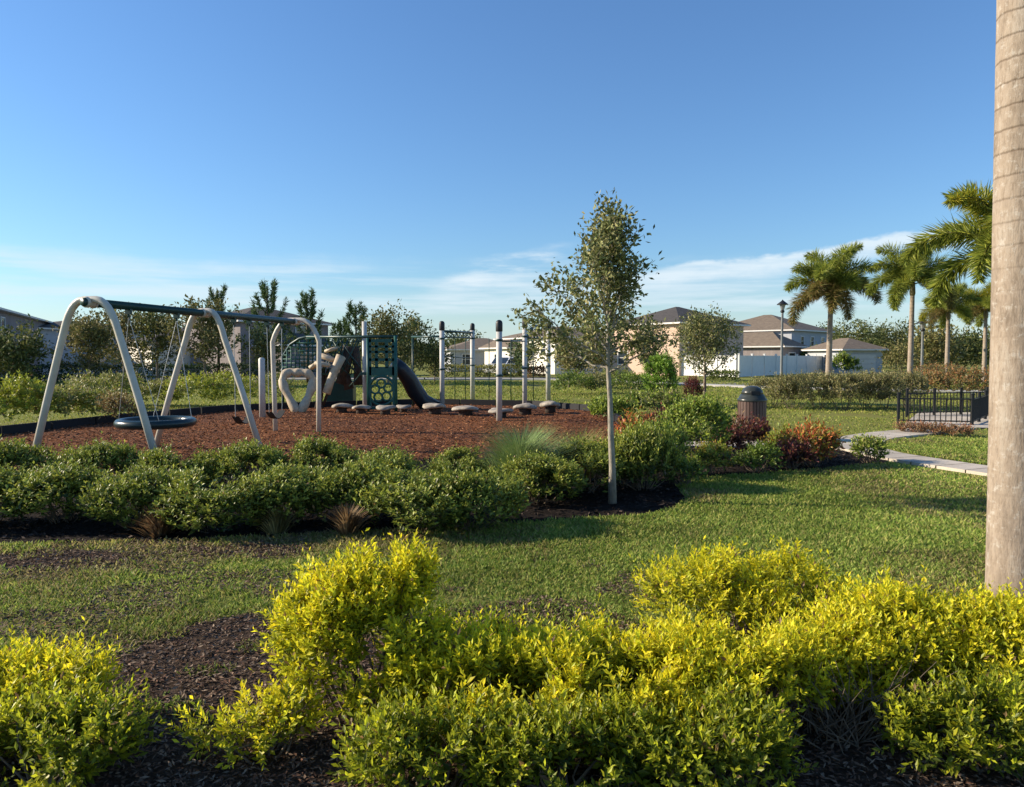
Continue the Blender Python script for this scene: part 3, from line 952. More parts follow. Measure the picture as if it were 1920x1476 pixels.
def palm(label, loc, H, r, nfr, flen, seed, rings=True, scale=1.0, dry=0.2, lean=(0, 0), shaft=None, leaflet=0.36, taper=0.3):
    q = np.random.RandomState(seed)
    t = thing('palm_tree', label, 'palm tree', loc, 0, 'foxtail palms', scale)
    zs = np.linspace(0, H, 60)
    rr = r * (0.03 * np.exp(-zs / 0.25) + 1 - taper * zs / H)
    rr *= 1 + 0.003 * np.sin(zs / 0.15 * 2 * math.pi)
    tr = MB().tube([(lean[0] * z, lean[1] * z, z) for z in zs], rr, 24)
    tr.build('trunk', M['palm_bark'], t)
    top = np.array([lean[0] * H, lean[1] * H, H])
    sh = shaft or 0.14 * H
    cs_ = MB().tube([top + np.array([0, 0, z]) for z in (-0.02, 0.1 * sh, 0.4 * sh, 0.8 * sh, sh)], [r * 0.75, r * 0.95, r * 0.85, r * 0.5, r * 0.25], 14)
    cs_.build('crown_shaft', M['crownshaft'], t)
    for i in range(nfr):
        az_ = i * 2.39996 + q.uniform(-0.3, 0.3)
        k = i / nfr
        e = R(86 - 76 * k + q.uniform(-8, 8))
        fl = flen * q.uniform(0.85, 1.1)
        pts = [top + np.array([0, 0, sh * (0.9 - 0.35 * k)])]
        m_ = 14
        ds = []
        for s in range(m_):
            d = np.array([math.cos(az_) * math.cos(e), math.sin(az_) * math.cos(e), math.sin(e)])
            pts.append(pts[-1] + d * fl / m_)
            ds.append(d)
            e -= R(2.5 + 8.5 * (s / m_) + 4 * k)
            e = max(e, R(-85))
        pts = np.array(pts)
        ds = np.array(ds + [ds[-1]])
        fr_ = MB().tube(pts, np.linspace(0.028, 0.006, len(pts)) * (flen / 2.0), 5, cap=False, tint=np.array([0.16, 0.15, 0.04]))
        nl = 950
        s = q.uniform(0.10, 1.0, nl)
        ii = np.minimum((s * m_).astype(int), m_ - 1)
        pos = pts[ii] + (pts[ii + 1] - pts[ii]) * (s * m_ - ii)[:, None]
        dd = ds[ii]
        perp = unit(np.cross(dd, randdir(q, nl)))
        perp[:, 2] = perp[:, 2] * 0.75
        ax_ = dd * 0.5 + perp * 1.0 + np.array([0, 0, -0.28]) + q.normal(size=(nl, 3)) * 0.12
        prof_ = np.sin(math.pi * np.clip(0.12 + 0.85 * s, 0, 1)) * 0.7 + 0.3
        cols = PLEAF if k < 1 - dry else PBRN
        if q.rand() < 0.3 and k < 1 - dry:
            cols = PYEL
        fr_.leaves(pos, ax_, randdir(q, nl) + np.array([0, 0, 0.8]), 1.3 * leaflet * prof_ * q.uniform(0.6, 1.25, nl), 0.024 * (flen / 2.0) * np.ones(nl), palette(q, nl, cols))
        fr_.build('frond', M['palm_leaf'], t)
    return t


palm('big palm trunk close to the camera at the right edge', gx(1919, 5.0), 6.9, 0.178, 13, 2.2, 51, taper=0.04, lean=(-0.013, 0))

# ================================================================== YOUNG OAK IN THE BED
OAK = [(0.125, 0.135, 0.052), (0.18, 0.178, 0.07), (0.075, 0.09, 0.034), (0.25, 0.23, 0.10), (0.115, 0.135, 0.042)]
q = np.random.RandomState(64)
wd, fo = tree(q, 3.27, 0.042, 1.46, 1.10, 34, 7400, 0.066, 0.033, OAK, 'cone', (44, 64), spread=0.055, twigs=6, low=8)
plant_thing('young_oak', 'slender young oak with sparse crown in the mulch bed before the playground', 'tree', (wd, fo), G(1148, 945), M['leaf_matt'], M['pale_bark'])

# ================================================================== LOW HEDGE IN THE BED
HT = [(0.21, 0.24, 0.035), (0.27, 0.28, 0.045), (0.14, 0.18, 0.028)]
HO = [(0.032, 0.052, 0.012), (0.022, 0.04, 0.010), (0.045, 0.07, 0.014)]  # older leaf greens, darkened to paint in shade inside the hedge
protos = []
for i in range(4):
    q = np.random.RandomState(80 + i)
    lm = [(0, 0, 0.28, 0.44, 0.40, 0.30), (q.uniform(-0.2, 0.2), q.uniform(-0.1, 0.1), 0.45, 0.28, 0.26, 0.22), (0.25, q.uniform(-0.1, 0.1), 0.32, 0.28, 0.3, 0.25),
          (-0.26, q.uniform(-0.1, 0.1), 0.34, 0.28, 0.3, 0.26)]
    f, s = shrub(q, lm, 640, 11, 0.062, 0.028, HT, HO, slen=0.18, up=0.62, stems=22, inner=0.2, gap=0.36, gs=5.0)
    t = thing('hedge_shrub', 'x', 'shrub')
    f.build('foliage', M['leaf'], t)
    s.build('branches', M['twig'], t)
    protos.append(t)
used = set()


def hedge(label, px, Y, sc, rz, k, group='leafy green shrubs of the low hedge'):
    if k not in used:
        t = protos[k]
        used.add(k)
    else:
        t = copy_tree(protos[k])
    t.location = gx(px, Y)
    t.rotation_euler = (0, 0, rz)
    t.scale = (sc[0], sc[0], sc[1])
    t['label'] = label
    t['group'] = group
    return t


front = [(-35, 'front row hedge shrub cut by the left edge of the picture'), (118, 'front row hedge shrub below the far left swing leg'),
         (262, 'front row hedge shrub behind the leftmost brown grass tuft'), (395, 'front row hedge shrub between the leftmost and middle grass tufts'),
         (540, 'front row hedge shrub behind the middle straw grass tuft'), (655, 'front row hedge shrub behind the rightmost brown grass tuft'),
         (775, 'front row hedge shrub just right of the rightmost brown tuft'), (885, 'front row hedge shrub two places left of the young oak'),
         (1010, 'front row hedge shrub next left of the young oak trunk'), (1095, 'front row hedge shrub touching the young oak trunk')]
for i, (px, lab) in enumerate(front):
    hedge(lab, px, (8.95 if px == 1095 else 8.2 if px == 1010 else 7.25) + 0.22 * math.sin(i * 1.7), (1.02 + 0.12 * math.sin(i * 2.3), 0.78 + 0.12 * math.sin(i * 3.1)), i * 1.9, i % 4)
back = [(30, 'rear row hedge shrub left of the nearest swing leg'), (180, 'rear row hedge shrub between the two legs of the near swing arch'),
        (330, 'rear row hedge shrub right of the near swing arch'), (465, 'rear row hedge shrub below the right leg of the middle swing arch'),
        (600, 'rear row hedge shrub with red mulch behind it below the far swing arch'), (720, 'rear row hedge shrub below the green play panel'),
        (860, 'rear row hedge shrub left of the pale wispy grass')]
for i, (px, lab) in enumerate(back):
    hedge(lab, px, 9.2 + 0.2 * math.sin(i * 2.1), (0.92, (0.82, 0.78, 0.76, 0.80, 0.82, 0.72, 0.70)[i]), i * 2.7 + 1, (i + 1) % 4)
hedge('leafy green shrub just right of the young oak trunk', 1212, 9.2, (0.80, 1.1), 0.4, 2)
hedge('low green shrub at the right end of the mulch bed point', 1180, 9.4, (0.8, 1.0), 2.4, 1)

# tufts of ornamental grass
def tuft(name, label, px, Y, n, h, spread, cols, seed, width=0.007, group=None, droop=0.5):
    q = np.random.RandomState(seed)
    b = MB()
    a_ = q.uniform(0, 6.28, n)
    o = np.abs(q.normal(size=n)) * spread
    base = np.stack([np.cos(a_) * o * 0.25, np.sin(a_) * o * 0.25, np.zeros(n)], 1)
    d1 = unit(np.stack([np.cos(a_) * o, np.sin(a_) * o, np.full(n, h)], 1))
    ln = h * q.uniform(0.7, 1.2, n)
    mid = base + d1 * ln[:, None] * 0.6
    d2 = unit(d1 + np.stack([np.cos(a_) * droop, np.sin(a_) * droop, np.full(n, -droop * 0.4)], 1))
    tip = mid + d2 * ln[:, None] * 0.5
    side = np.stack([-np.sin(a_ + 0.5), np.cos(a_ + 0.5), np.zeros(n)], 1) * width
    v = np.stack([base - side, base + side, mid + side * 0.8, mid - side * 0.8, tip], 1).reshape(-1, 3)
    i_ = np.arange(n)[:, None] * 5
    b.add(v, quads=i_ + np.array([0, 1, 2, 3]), tris=i_ + np.array([3, 2, 4]), tint=np.repeat(palette(q, n, cols), 5, axis=0))
    return tag(b.build(name, M['leaf_matt']), label, 'grass tuft', group), gx(px, Y)


for lab, px, Y, n_, h_, sp, cols, sd_ in (
        ('leftmost brown straw grass tuft before the low hedge', 292, 6.82, 420, 0.27, 0.17, [(0.17, 0.10, 0.05), (0.11, 0.065, 0.035), (0.22, 0.15, 0.08)], 91),
        ('small yellow straw tuft between the other two before the hedge', 515, 6.9, 240, 0.26, 0.12, [(0.22, 0.19, 0.08), (0.15, 0.13, 0.05)], 92),
        ('rightmost brown straw grass tuft before the low hedge', 648, 6.85, 360, 0.27, 0.13, [(0.19, 0.12, 0.06), (0.12, 0.075, 0.04), (0.24, 0.17, 0.09)], 93)):
    o, l = tuft('grass_tuft', lab, px, Y, n_, h_, sp, cols, sd_, group='straw coloured grass tufts')
    o.location = l
o, l = tuft('fountain_grass', 'pale green wispy fountain grass left of the young oak', 975, 9.1, 2200, 0.80, 0.42, [(0.17, 0.23, 0.08), (0.21, 0.26, 0.11), (0.13, 0.19, 0.06)], 94, 0.005, droop=0.7)
o.location = l
o, l = tuft('fountain_grass', 'yellowish wispy fountain grass behind the young oak trunk', 1085, 9.9, 900, 0.72, 0.34, [(0.17, 0.19, 0.05), (0.21, 0.20, 0.07)], 95, 0.004, droop=0.7)
o.location = l

# ================================================================== GENERIC SHRUBS
def bush(name, label, px, Y, w_, h_, tips, old_shade_cols, seed, shoots=260, L_=0.07, W_=0.03, group=None, lps=9, wood=True, up=0.35, lump=3, gap=0.30):
    q = np.random.RandomState(seed)
    rx = w_ / 2
    lm = [(0, 0, h_ * 0.48, rx * 0.85, rx * 0.8, h_ * 0.46)]
    for i in range(lump):
        a_ = i * 2.1 + q.uniform(0, 1)
        lm.append((math.cos(a_) * rx * 0.5, math.sin(a_) * rx * 0.4, h_ * q.uniform(0.4, 0.68), rx * 0.5, rx * 0.5, h_ * 0.32))
    f, s = shrub(q, lm, shoots, lps, L_, W_, tips, old_shade_cols, slen=L_ * 2.4, up=up, stems=16, gap=gap, gs=5.0)
    if not wood:
        o = f.build(name, M['leaf'])
        o.location = gx(px, Y)
        return tag(o, label, 'shrub', group)
    t = thing(name, label, 'shrub', gx(px, Y), 0, group)
    f.build('foliage', M['leaf'], t)
    s.build('branches', M['twig'], t)
    return t


GRT = [(0.20, 0.26, 0.03), (0.26, 0.30, 0.04), (0.13, 0.18, 0.025)]
GRO = [(0.04, 0.07, 0.013), (0.055, 0.09, 0.016), (0.026, 0.048, 0.011)]  # shoot-base greens deepened too, standing in for shade within the bushes
ORT = [(0.42, 0.12, 0.03), (0.30, 0.08, 0.03), (0.30, 0.20, 0.03), (0.20, 0.22, 0.03)]
ORO = [(0.12, 0.05, 0.025), (0.07, 0.09, 0.02), (0.05, 0.03, 0.02), (0.16, 0.12, 0.025)]
RDT = [(0.13, 0.03, 0.03), (0.20, 0.06, 0.035), (0.17, 0.10, 0.03), (0.06, 0.02, 0.025)]
RDO = [(0.035, 0.014, 0.016), (0.05, 0.03, 0.018), (0.025, 0.012, 0.014)]
OLT = [(0.22, 0.20, 0.075), (0.26, 0.22, 0.095), (0.16, 0.17, 0.06)]
OLO = [(0.07, 0.075, 0.03), (0.10, 0.085, 0.045), (0.05, 0.06, 0.025)]
YGT = [(0.34, 0.34, 0.03), (0.27, 0.30, 0.03), (0.24, 0.26, 0.04)]
YGO = [(0.12, 0.15, 0.02), (0.09, 0.12, 0.02), (0.15, 0.16, 0.03)]

bush('leafy_bush', 'large bright green bush before the trash can', 1305, 11.4, 1.15, 1.02, GRT, GRO, 101, 480, 0.075, 0.034, up=0.5)
bush('leafy_bush', 'bright green bush leaning against the big green bush, left side', 1235, 10.2, 0.8, 0.72, GRT, GRO, 102, 300, 0.07, 0.03, up=0.5)
bush('orange_croton', 'orange red croton just right of the young oak trunk', 1195, 12.3, 0.62, 0.66, ORT, ORO, 103, 150, 0.09, 0.035)
bush('dark_shrub', 'small maroon shrub between the orange croton and the big green bush', 1238, 13.0, 0.55, 0.72, RDT, RDO, 104, 120, 0.08, 0.03)
bush('dark_shrub', 'maroon leaved shrub directly in front of the trash can', 1405, 12.3, 0.75, 0.60, RDT, RDO, 105, 220, 0.08, 0.03)
bush('dark_shrub', 'low purple shrub left of the shrub before the trash can', 1370, 12.0, 0.5, 0.46, RDT, RDO, 106, 130, 0.07, 0.03)
bush('orange_croton', 'orange and green croton at the right end of the bed beside the path', 1524, 11.2, 0.78, 0.58, ORT, ORO, 107, 260, 0.085, 0.034)
bush('orange_croton', 'yellow orange croton right of the trash can shrub', 1470, 11.8, 0.5, 0.5, ORT[2:] + GRT[:1], ORO, 108, 150, 0.08, 0.032)
bush('dark_shrub', 'dark red low shrub between the two right hand crotons', 1490, 10.9, 0.5, 0.34, RDT, RDO, 109, 130, 0.07, 0.03)
bush('leafy_bush', 'small green bush on the grass beside the curve of the path', 1634, 11.5, 0.52, 0.40, OLT[:1] + GRT, GRO, 110, 170, 0.06, 0.028)
bush('leafy_bush', 'low yellow green mound at the bed edge under the white path', 1332, 10.4, 0.62, 0.42, YGT[1:] + ORT[2:3], GRO, 111, 170, 0.06, 0.026)
bush('leafy_bush', 'low dark green bush in the bed below the trash can', 1425, 10.6, 0.62, 0.40, GRT[2:], GRO, 112, 170, 0.06, 0.026)
bush('leafy_bush', 'small dim green bush at the bed edge right of the hedge end', 1290, 9.5, 0.55, 0.36, GRT[2:], GRO, 113, 130, 0.055, 0.024)

# shrubs beyond the play area, left
GL = 'yellow green shrubs beyond the playground edging'
for i, (px, Y, w_, h_, lab) in enumerate(((-30, 17.5, 1.6, 0.95, 'yellow green shrub at the far left edge beyond the play edging'),
                                          (45, 18.2, 1.3, 1.15, 'brightest yellow green shrub beyond the play edging, far left'),
                                          (110, 19.0, 1.6, 0.85, 'low olive shrub behind the near swing leg on the left'),
                                          (165, 23.5, 1.9, 1.02, 'round olive yellow shrub seen through the near swing arch, left of its match'),
                                          (220, 25.5, 1.5, 1.08, 'round olive yellow shrub seen through the near swing arch, right of its match'),
                                          (185, 20.0, 1.3, 0.75, 'green shrub low inside the near swing arch'),
                                          (365, 24.5, 2.0, 1.05, 'bright yellow shrub left of the right middle swing leg'),
                                          (430, 25.5, 2.3, 1.12, 'broad bright yellow shrub behind the right middle swing leg'),
                                          (300, 25.0, 1.6, 0.8, 'low green shrub behind the saucer swing'),
                                          (505, 27.0, 1.8, 1.0, 'olive shrub behind the short grey post'))):
    t_, o_ = (YGT, YGO) if i in (0, 1, 6, 7) else (OLT + YGT[2:], YGO)
    bush('garden_shrub', lab, px, Y, w_, h_, t_, o_, 120 + i, 230, 0.11, 0.05, GL, wood=False)
bush('garden_shrub', 'brown red shrub beside the near right swing leg', 222, 18.6, 1.1, 0.72, RDT[2:3] + OLT[1:2], ORO, 135, 170, 0.09, 0.035, wood=False)
# shrubs in the middle distance
for i, (px, Y, w_, h_, t_, o_, lab) in enumerate((
        (1075, 33, 2.2, 0.95, GRT[2:], GRO, 'dark green shrub behind the rightmost play post'),
        (1120, 34, 2.0, 0.9, OLT, GRO, 'olive shrub left of the young oak trunk in the distance'),
        (1185, 32, 2.0, 0.9, GRT[2:], GRO, 'dark green shrub right of the young oak trunk in the distance'),
        (1150, 39, 3.0, 1.0, YGT[2:], OLO, 'yellowish shrub behind the young oak trunk in the distance'),
        (1225, 21, 1.6, 0.65, OLT + GRT, GRO, 'low mixed green shrub left below the round bush'),
        (1150, 20, 1.3, 0.5, GRT, GRO, 'low green shrub behind the young oak trunk at the play edge'))):
    bush('garden_shrub', lab, px, Y, w_, h_, t_, o_, 140 + i, 200, 0.12, 0.055, 'shrubs around the middle lawn', wood=False)
bush('round_bush', 'tall rounded bright green bush beside the maroon plant', 1240, 24.5, 1.12, 1.72, [(0.15, 0.26, 0.03), (0.20, 0.30, 0.035)], GRO, 150, 900, 0.09, 0.04, lump=5, up=0.5, gap=0.0)
bush('dark_shrub', 'maroon cordyline plant between the round bush and the small tree', 1300, 25.5, 0.62, 0.9, RDT[:1], RDO, 151, 150, 0.13, 0.03, up=0.7)
# clipped hedges far left and along the road
def clipped(label, a, b, width, h_, n, cols, seed, L_=0.16):
    q = np.random.RandomState(seed)
    a, b = np.array(a[:2]), np.array(b[:2])
    ln = np.linalg.norm(b - a)
    u = (b - a) / ln
    v = np.array([-u[1], u[0]])
    s = q.uniform(0, ln, n)
    side = q.randint(0, 3, n)
    ww = np.where(side == 0, q.uniform(-1, 1, n), np.where(side == 1, 1.0, -1.0)) * width / 2
    zz = np.where(side == 0, h_, q.uniform(0.02, 1, n) * h_) + q.normal(size=n) * 0.05
    zz = zz.clip(0.03, None) + 0.05 * h_ * np.sin(s * 1.3)
    pos = np.stack([a[0] + u[0] * s + v[0] * ww, a[1] + u[1] * s + v[1] * ww, zz], 1) + q.normal(size=(n, 3)) * 0.04
    f = MB().leaves(pos, randdir(q, n), randdir(q, n), L_ * q.uniform(0.6, 1.3, n), L_ * 0.55 * np.ones(n), palette(q, n, cols))
    return tag(f.build('clipped_hedge', M['leaf_matt']), label, 'hedge')


clipped('long dark clipped hedge behind the swing set', gx(-60, 47), gx(530, 50), 1.2, 1.08, 9000, [(0.025, 0.045, 0.014), (0.035, 0.06, 0.016), (0.018, 0.035, 0.012)], 160)
clipped('low yellow clipped hedge along the street behind the play posts', gx(806, 62), gx(985, 62), 1.0, 0.9, 3500, [(0.20, 0.19, 0.04), (0.15, 0.16, 0.035), (0.24, 0.20, 0.05)], 161)
clipped('low brown clipped hedge left of the rightmost play post', gx(985, 60), gx(1022, 60), 0.9, 0.75, 900, [(0.22, 0.11, 0.05), (0.16, 0.09, 0.04)], 162)
clipped('low green clipped hedge along the foot of the cream fence', gx(1325, 55), gx(1385, 54), 0.8, 0.55, 1200, [(0.10, 0.13, 0.03), (0.08, 0.10, 0.025)], 163)

# olive shrubs at right, orange ones further
for i, (px, Y, w_, h_) in enumerate(((1448, 24.5, 1.5, 0.85), (1490, 23.6, 1.3, 0.92), (1535, 24.2, 1.4, 0.95), (1580, 23.4, 1.3, 0.98), (1622, 24.0, 1.3, 0.98), (1662, 23.4, 1.2, 0.95), (1700, 24.5, 1.3, 0.9))):
    labs = ('nearest to the trash can', 'second from the trash can', 'left of the left palm trunk', 'right of the left palm trunk', 'midway between the two palm trunks',
            'left of the second palm trunk', 'behind the left end of the black railing')
    bush('olive_shrub', 'greyish olive shrub in the right hand row, ' + labs[i], px, Y, w_ * 1.1, h_ * 1.2, OLT, OLO, 170 + i, 420, 0.085, 0.034, 'greyish olive shrubs of the right hand row', wood=True, up=0.5)
for i, (px, Y, w_, h_, lab) in enumerate(((1735, 30, 2.0, 1.15, 'rusty orange shrub right of the second palm trunk'), (1790, 29, 2.2, 1.2, 'rusty orange shrub behind the black railing'),
                                          (1840, 28, 2.0, 1.25, 'rusty orange shrub next to the big palm trunk'), (1760, 40, 3.0, 1.3, 'reddish olive shrub far behind the black railing'))):
    bush('rusty_shrub', lab, px, Y, w_, h_, [(0.28, 0.11, 0.04), (0.22, 0.13, 0.045), (0.17, 0.14, 0.04)], OLO, 180 + i, 230, 0.11, 0.045, 'rusty orange shrubs at the right', wood=False)
for i, (px, py, lab) in enumerate(((1712, 812, 'leftmost low reddish plant beside the patio'), (1755, 815, 'middle low reddish plant beside the patio'), (1800, 818, 'rightmost low reddish plant beside the patio'))):
    p = G(px, py)
    bush('border_plant', lab, px, p.y, 0.62, 0.2, [(0.24, 0.10, 0.05), (0.20, 0.13, 0.06)], [(0.09, 0.05, 0.03), (0.12, 0.09, 0.04)], 190 + i, 110, 0.06, 0.025, 'low reddish plants by the patio', wood=False)

# ================================================================== BACKGROUND TREES
DK = [(0.06, 0.078, 0.024), (0.085, 0.10, 0.03), (0.042, 0.058, 0.018), (0.12, 0.12, 0.04)]
OL = [(0.11, 0.11, 0.036), (0.155, 0.14, 0.05), (0.08, 0.084, 0.027), (0.19, 0.16, 0.065)]
PN = [(0.055, 0.09, 0.03), (0.08, 0.12, 0.038), (0.04, 0.068, 0.024)]


def bgtree(label, px, Y, H, cr, seed, cols=DK, prof='round', base=0.3, n=2600, L_=0.22, name='tree', limbs=26, group='trees behind the playground', spread=0.2, elev=(15, 50)):
    q = np.random.RandomState(seed)
    H *= 0.87
    wd_, fo_ = tree(q, H, 0.035 * H / 1.6, base * H, cr, limbs, n, L_, L_ * 0.5, cols, prof, elev, spread=spread, twigs=4)
    return plant_thing(name, label, 'tree', (wd_, fo_), gx(px, Y), M['leaf_matt'], M['bark'], group)


def zy(py, Y):
    return P(960, py, Y).z


bgtree('dark bushy tree at the left edge before the grey house', 25, 36, zy(650, 36), 1.9, 201, DK, base=0.12, n=3200)
bgtree('dark tree between the left edge and the near swing arch', -50, 38, zy(640, 38), 2.0, 202, DK, base=0.15, n=3000)
bgtree('olive tree seen left of the top of the near swing arch', 165, 40, zy(612, 40), 2.0, 203, OL, base=0.15, n=3200)
bgtree('loose olive tree seen inside the near swing arch', 232, 44, zy(580, 44), 1.8, 204, OL, base=0.22, n=2200)
bgtree('green tree under the swing beam between near and middle arches', 295, 43, zy(585, 43), 1.7, 205, DK + OL[:2], base=0.3, n=2200)
bgtree('broad olive brown tree behind the middle swing arch', 385, 42, zy(572, 42), 1.85, 206, OL, base=0.3, n=3600)
bgtree('olive tree between the middle and far swing arches', 498, 42, zy(628, 42), 1.4, 207, OL + DK[:1], base=0.25, n=1700)
bgtree('bushy olive tree above the green play panel', 728, 45, zy(588, 45), 2.1, 208, OL + DK, base=0.2, n=3400)
bgtree('dark bushy tree right of the green play panel', 772, 48, zy(592, 48), 1.6, 209, DK, base=0.15, n=2600)
bgtree('dim green tree behind the play post with zigzag beam', 815, 50, zy(650, 50), 1.3, 210, DK, base=0.1, n=1300)
bgtree('dark green tree in front of the white house', 985, 60, zy(655, 60), 1.9, 211, DK + PN, base=0.1, n=1500, L_=0.26)
bgtree('small tree in front of the cream fence right of the round bush', 1322, 26.5, zy(578, 26.5), 1.4, 212, OAK, 'oval', 0.32, 5600, 0.11, 'young_tree', 32, None, 0.12)
bgtree('thin staked tree beside the rightmost play post', 1067, 40, zy(646, 40), 1.15, 213, OL, 'oval', 0.32, 2200, 0.18, 'young_tree', 16, None)
bgtree('young tree seen low between oak trunk and play posts', 1118, 44, zy(642, 44), 1.2, 214, OL, 'oval', 0.32, 2000, 0.18, 'young_tree', 14, None)


bgtree('leafy tree in front of the sunlit wall of the peach house', 1218, 52, zy(612, 52), 1.6, 216, OL + DK, base=0.2, n=2600, L_=0.2)


def plume(label, px, Y, H, cr, seed):
    """upright pine with bottle-brush branch plumes"""
    q = np.random.RandomState(seed)
    w_, f_ = MB(), MB()
    w_.tube([(0, 0, 0), (0.03, 0, H * 0.5), (0, 0, H * 0.97)], [0.11, 0.08, 0.03], 8)
    P_, D_ = [], []
    for i in range(17):
        t_ = (i + q.rand()) / 17
        z0 = H * (0.28 + 0.66 * t_)
        az_ = i * 2.4 + q.normal() * 0.3
        ln = cr * (1.15 - 0.55 * t_) * q.uniform(0.7, 1.15)
        e = R(18 + 22 * t_)
        pts = [np.array([0, 0, z0])]
        for s in range(6):
            d = np.array([math.cos(az_) * math.cos(e), math.sin(az_) * math.cos(e), math.sin(e)])
            pts.append(pts[-1] + d * ln / 6)
            e += R(9)
        w_.tube(pts, np.linspace(0.03, 0.008, 7), 4, cap=False)
        for s in range(2, 7):
            P_.append(pts[s]); D_.append(unit(pts[s] - pts[s - 1]))
    for s in np.linspace(0.75, 1, 8):
        P_.append(np.array([0, 0, H * s])); D_.append(np.array([0, 0, 1.0]))
    P_, D_ = np.array(P_), np.array(D_)
    n_ = 2600
    k = q.choice(len(P_), n_)
    pos = P_[k] + D_[k] * q.uniform(-0.15, 0.2, n_)[:, None] + q.normal(size=(n_, 3)) * 0.03
    ax_ = D_[k] * 0.8 + randdir(q, n_) * 0.75
    f_.leaves(pos, ax_, randdir(q, n_), 0.30 * q.uniform(0.7, 1.2, n_), 0.05 * np.ones(n_), palette(q, n_, PN))
    return plant_thing('pine_tree', label, 'tree', (w_, f_), gx(px, Y), M['leaf_matt'], M['dark_bark'], 'spiky pines behind the playground')


plume('tallest spiky pine behind the swing beam', 503, 46, zy(543, 46), 1.9, 221)
plume('spiky pine above the far swing arch', 577, 47, zy(558, 47), 1.5, 222)
plume('spiky pine rising behind the middle swing arch', 410, 49, zy(552, 49), 1.5, 223)
plume('small spiky pine left of the tall grey play post', 668, 50, zy(580, 50), 1.4, 224)
plume('spiky pine peeking over the green play bar', 640, 56, zy(612, 56), 1.3, 225)
# far belt of trees at right: individual
for i, (px, Y, py, cr) in enumerate(((1600, 110, 606, 5), (1640, 118, 620, 5), (1680, 112, 622, 5), (1560, 125, 622, 5), (1745, 80, 628, 4.0), (1790, 90, 645, 4.5), (1840, 95, 650, 4.5), (1900, 90, 648, 5),
                                     (1690, 70, 650, 2.0))):
    labs = ('tall dark tree behind the small grey building', 'dark tree right of the small grey building, far back', 'dark tree just left of the second palm trunk, far back',
            'dark tree behind the left palm trunk, far back', 'grey green tree behind the distant lamp post', 'dark tree between the two thin far palms',
            'dark tree left of the big palm trunk at the horizon', 'dark tree hidden behind the big palm trunk', 'light olive tree left of the second palm trunk')
    bgtree(labs[i], px, Y, zy(py, Y) * 0.84, cr * 0.85, 230 + i, OL if i in (4, 8) else DK, base=0.12, n=2600 if i != 8 else 1500, L_=0.42 if i != 8 else 0.26, group='far trees at the right', spread=0.45, limbs=30, elev=(5, 50))
for i, (px, Y, py, cr) in enumerate(((-200, 75, 600, 4), (300, 100, 630, 5), (560, 110, 640, 5), (700, 120, 648, 5), (870, 130, 652, 5), (1110, 105, 640, 4))):
    labs = ('dark tree beyond the left edge of the picture', 'far dark tree behind the swing beam', 'far dark tree behind the netted play tower', 'far dark tree behind the play panel',
            'far dark tree behind the low brown roof', 'far dark tree behind the young oak crown')
    bgtree(labs[i], px, Y, zy(py, Y), cr, 250 + i, DK, base=0.1, n=1800, L_=0.45, group='far trees behind the playground', spread=0.45, limbs=26, elev=(5, 50))
# distant treeline closing the horizon
tl = MB()
n = 26000
q = np.random.RandomState(260)
a_ = q.uniform(-1.1, 1.1, n)
rad_ = q.uniform(190, 260, n)
hh = 3.2 + 3.0 * vnoise(a_ * 40, a_ * 0, 1.0) + 1.5 * vnoise(a_ * 140, a_ * 0, 1.0)
pos = np.stack([np.sin(a_) * rad_, np.cos(a_) * rad_, q.rand(n) ** 0.8 * hh], 1)
tl.leaves(pos, randdir(q, n), randdir(q, n), 1.5 * q.uniform(0.6, 1.3, n), 0.9 * np.ones(n), palette(q, n, DK))
tag(tl.build('distant_woods', M['leaf_matt']), kind='stuff')

# background palms
palm('left broad foxtail palm with browning lower fronds near the lamp post', gx(1553, 38), zy(566, 38) - 0.2, 0.165, 18, 2.7, 301, dry=0.4, lean=(0.012, 0), shaft=1.0, leaflet=0.5)
palm('second foxtail palm with thin pale trunk and dark fronds', gx(1706, 32), zy(545, 32) - 0.2, 0.125, 14, 2.1, 302, dry=0.1, lean=(0.005, 0), shaft=0.8, leaflet=0.42)
palm('small far palm behind the second palm', gx(1775, 44), zy(592, 44) - 0.2, 0.14, 13, 1.9, 303, dry=0.15, shaft=0.7, leaflet=0.42)
palm('smallest far palm beside the big trunk', gx(1845, 46), zy(590, 46) - 0.2, 0.14, 13, 2.0, 304, dry=0.1, shaft=0.7, leaflet=0.42)
palm('tall bright green palm mostly hidden behind the big trunk', gx(1893, 20), zy(515, 20), 0.17, 17, 2.9, 305, dry=0.12, shaft=0.7, leaflet=0.45)

# ================================================================== HOUSES
def hip(b, x0, y0, x1, y1, z, h_, ov=0.5):
    x0, y0, x1, y1 = x0 - ov, y0 - ov, x1 + ov, y1 + ov
    W_, D_ = x1 - x0, y1 - y0
    if W_ >= D_:
        r1, r2 = (x0 + D_ / 2, (y0 + y1) / 2, z + h_), (x1 - D_ / 2, (y0 + y1) / 2, z + h_)
        v = [(x0, y0, z), (x1, y0, z), (x1, y1, z), (x0, y1, z), r1, r2]
        b.add(v, quads=[(0, 1, 5, 4), (2, 3, 4, 5)], tris=[(1, 2, 5), (3, 0, 4)])
    else:
        r1, r2 = ((x0 + x1) / 2, y0 + W_ / 2, z + h_), ((x0 + x1) / 2, y1 - W_ / 2, z + h_)
        v = [(x0, y0, z), (x1, y0, z), (x1, y1, z), (x0, y1, z), r1, r2]
        b.add(v, quads=[(1, 2, 5, 4), (3, 0, 4, 5)], tris=[(0, 1, 4), (2, 3, 5)])
    return x0, y0, x1, y1


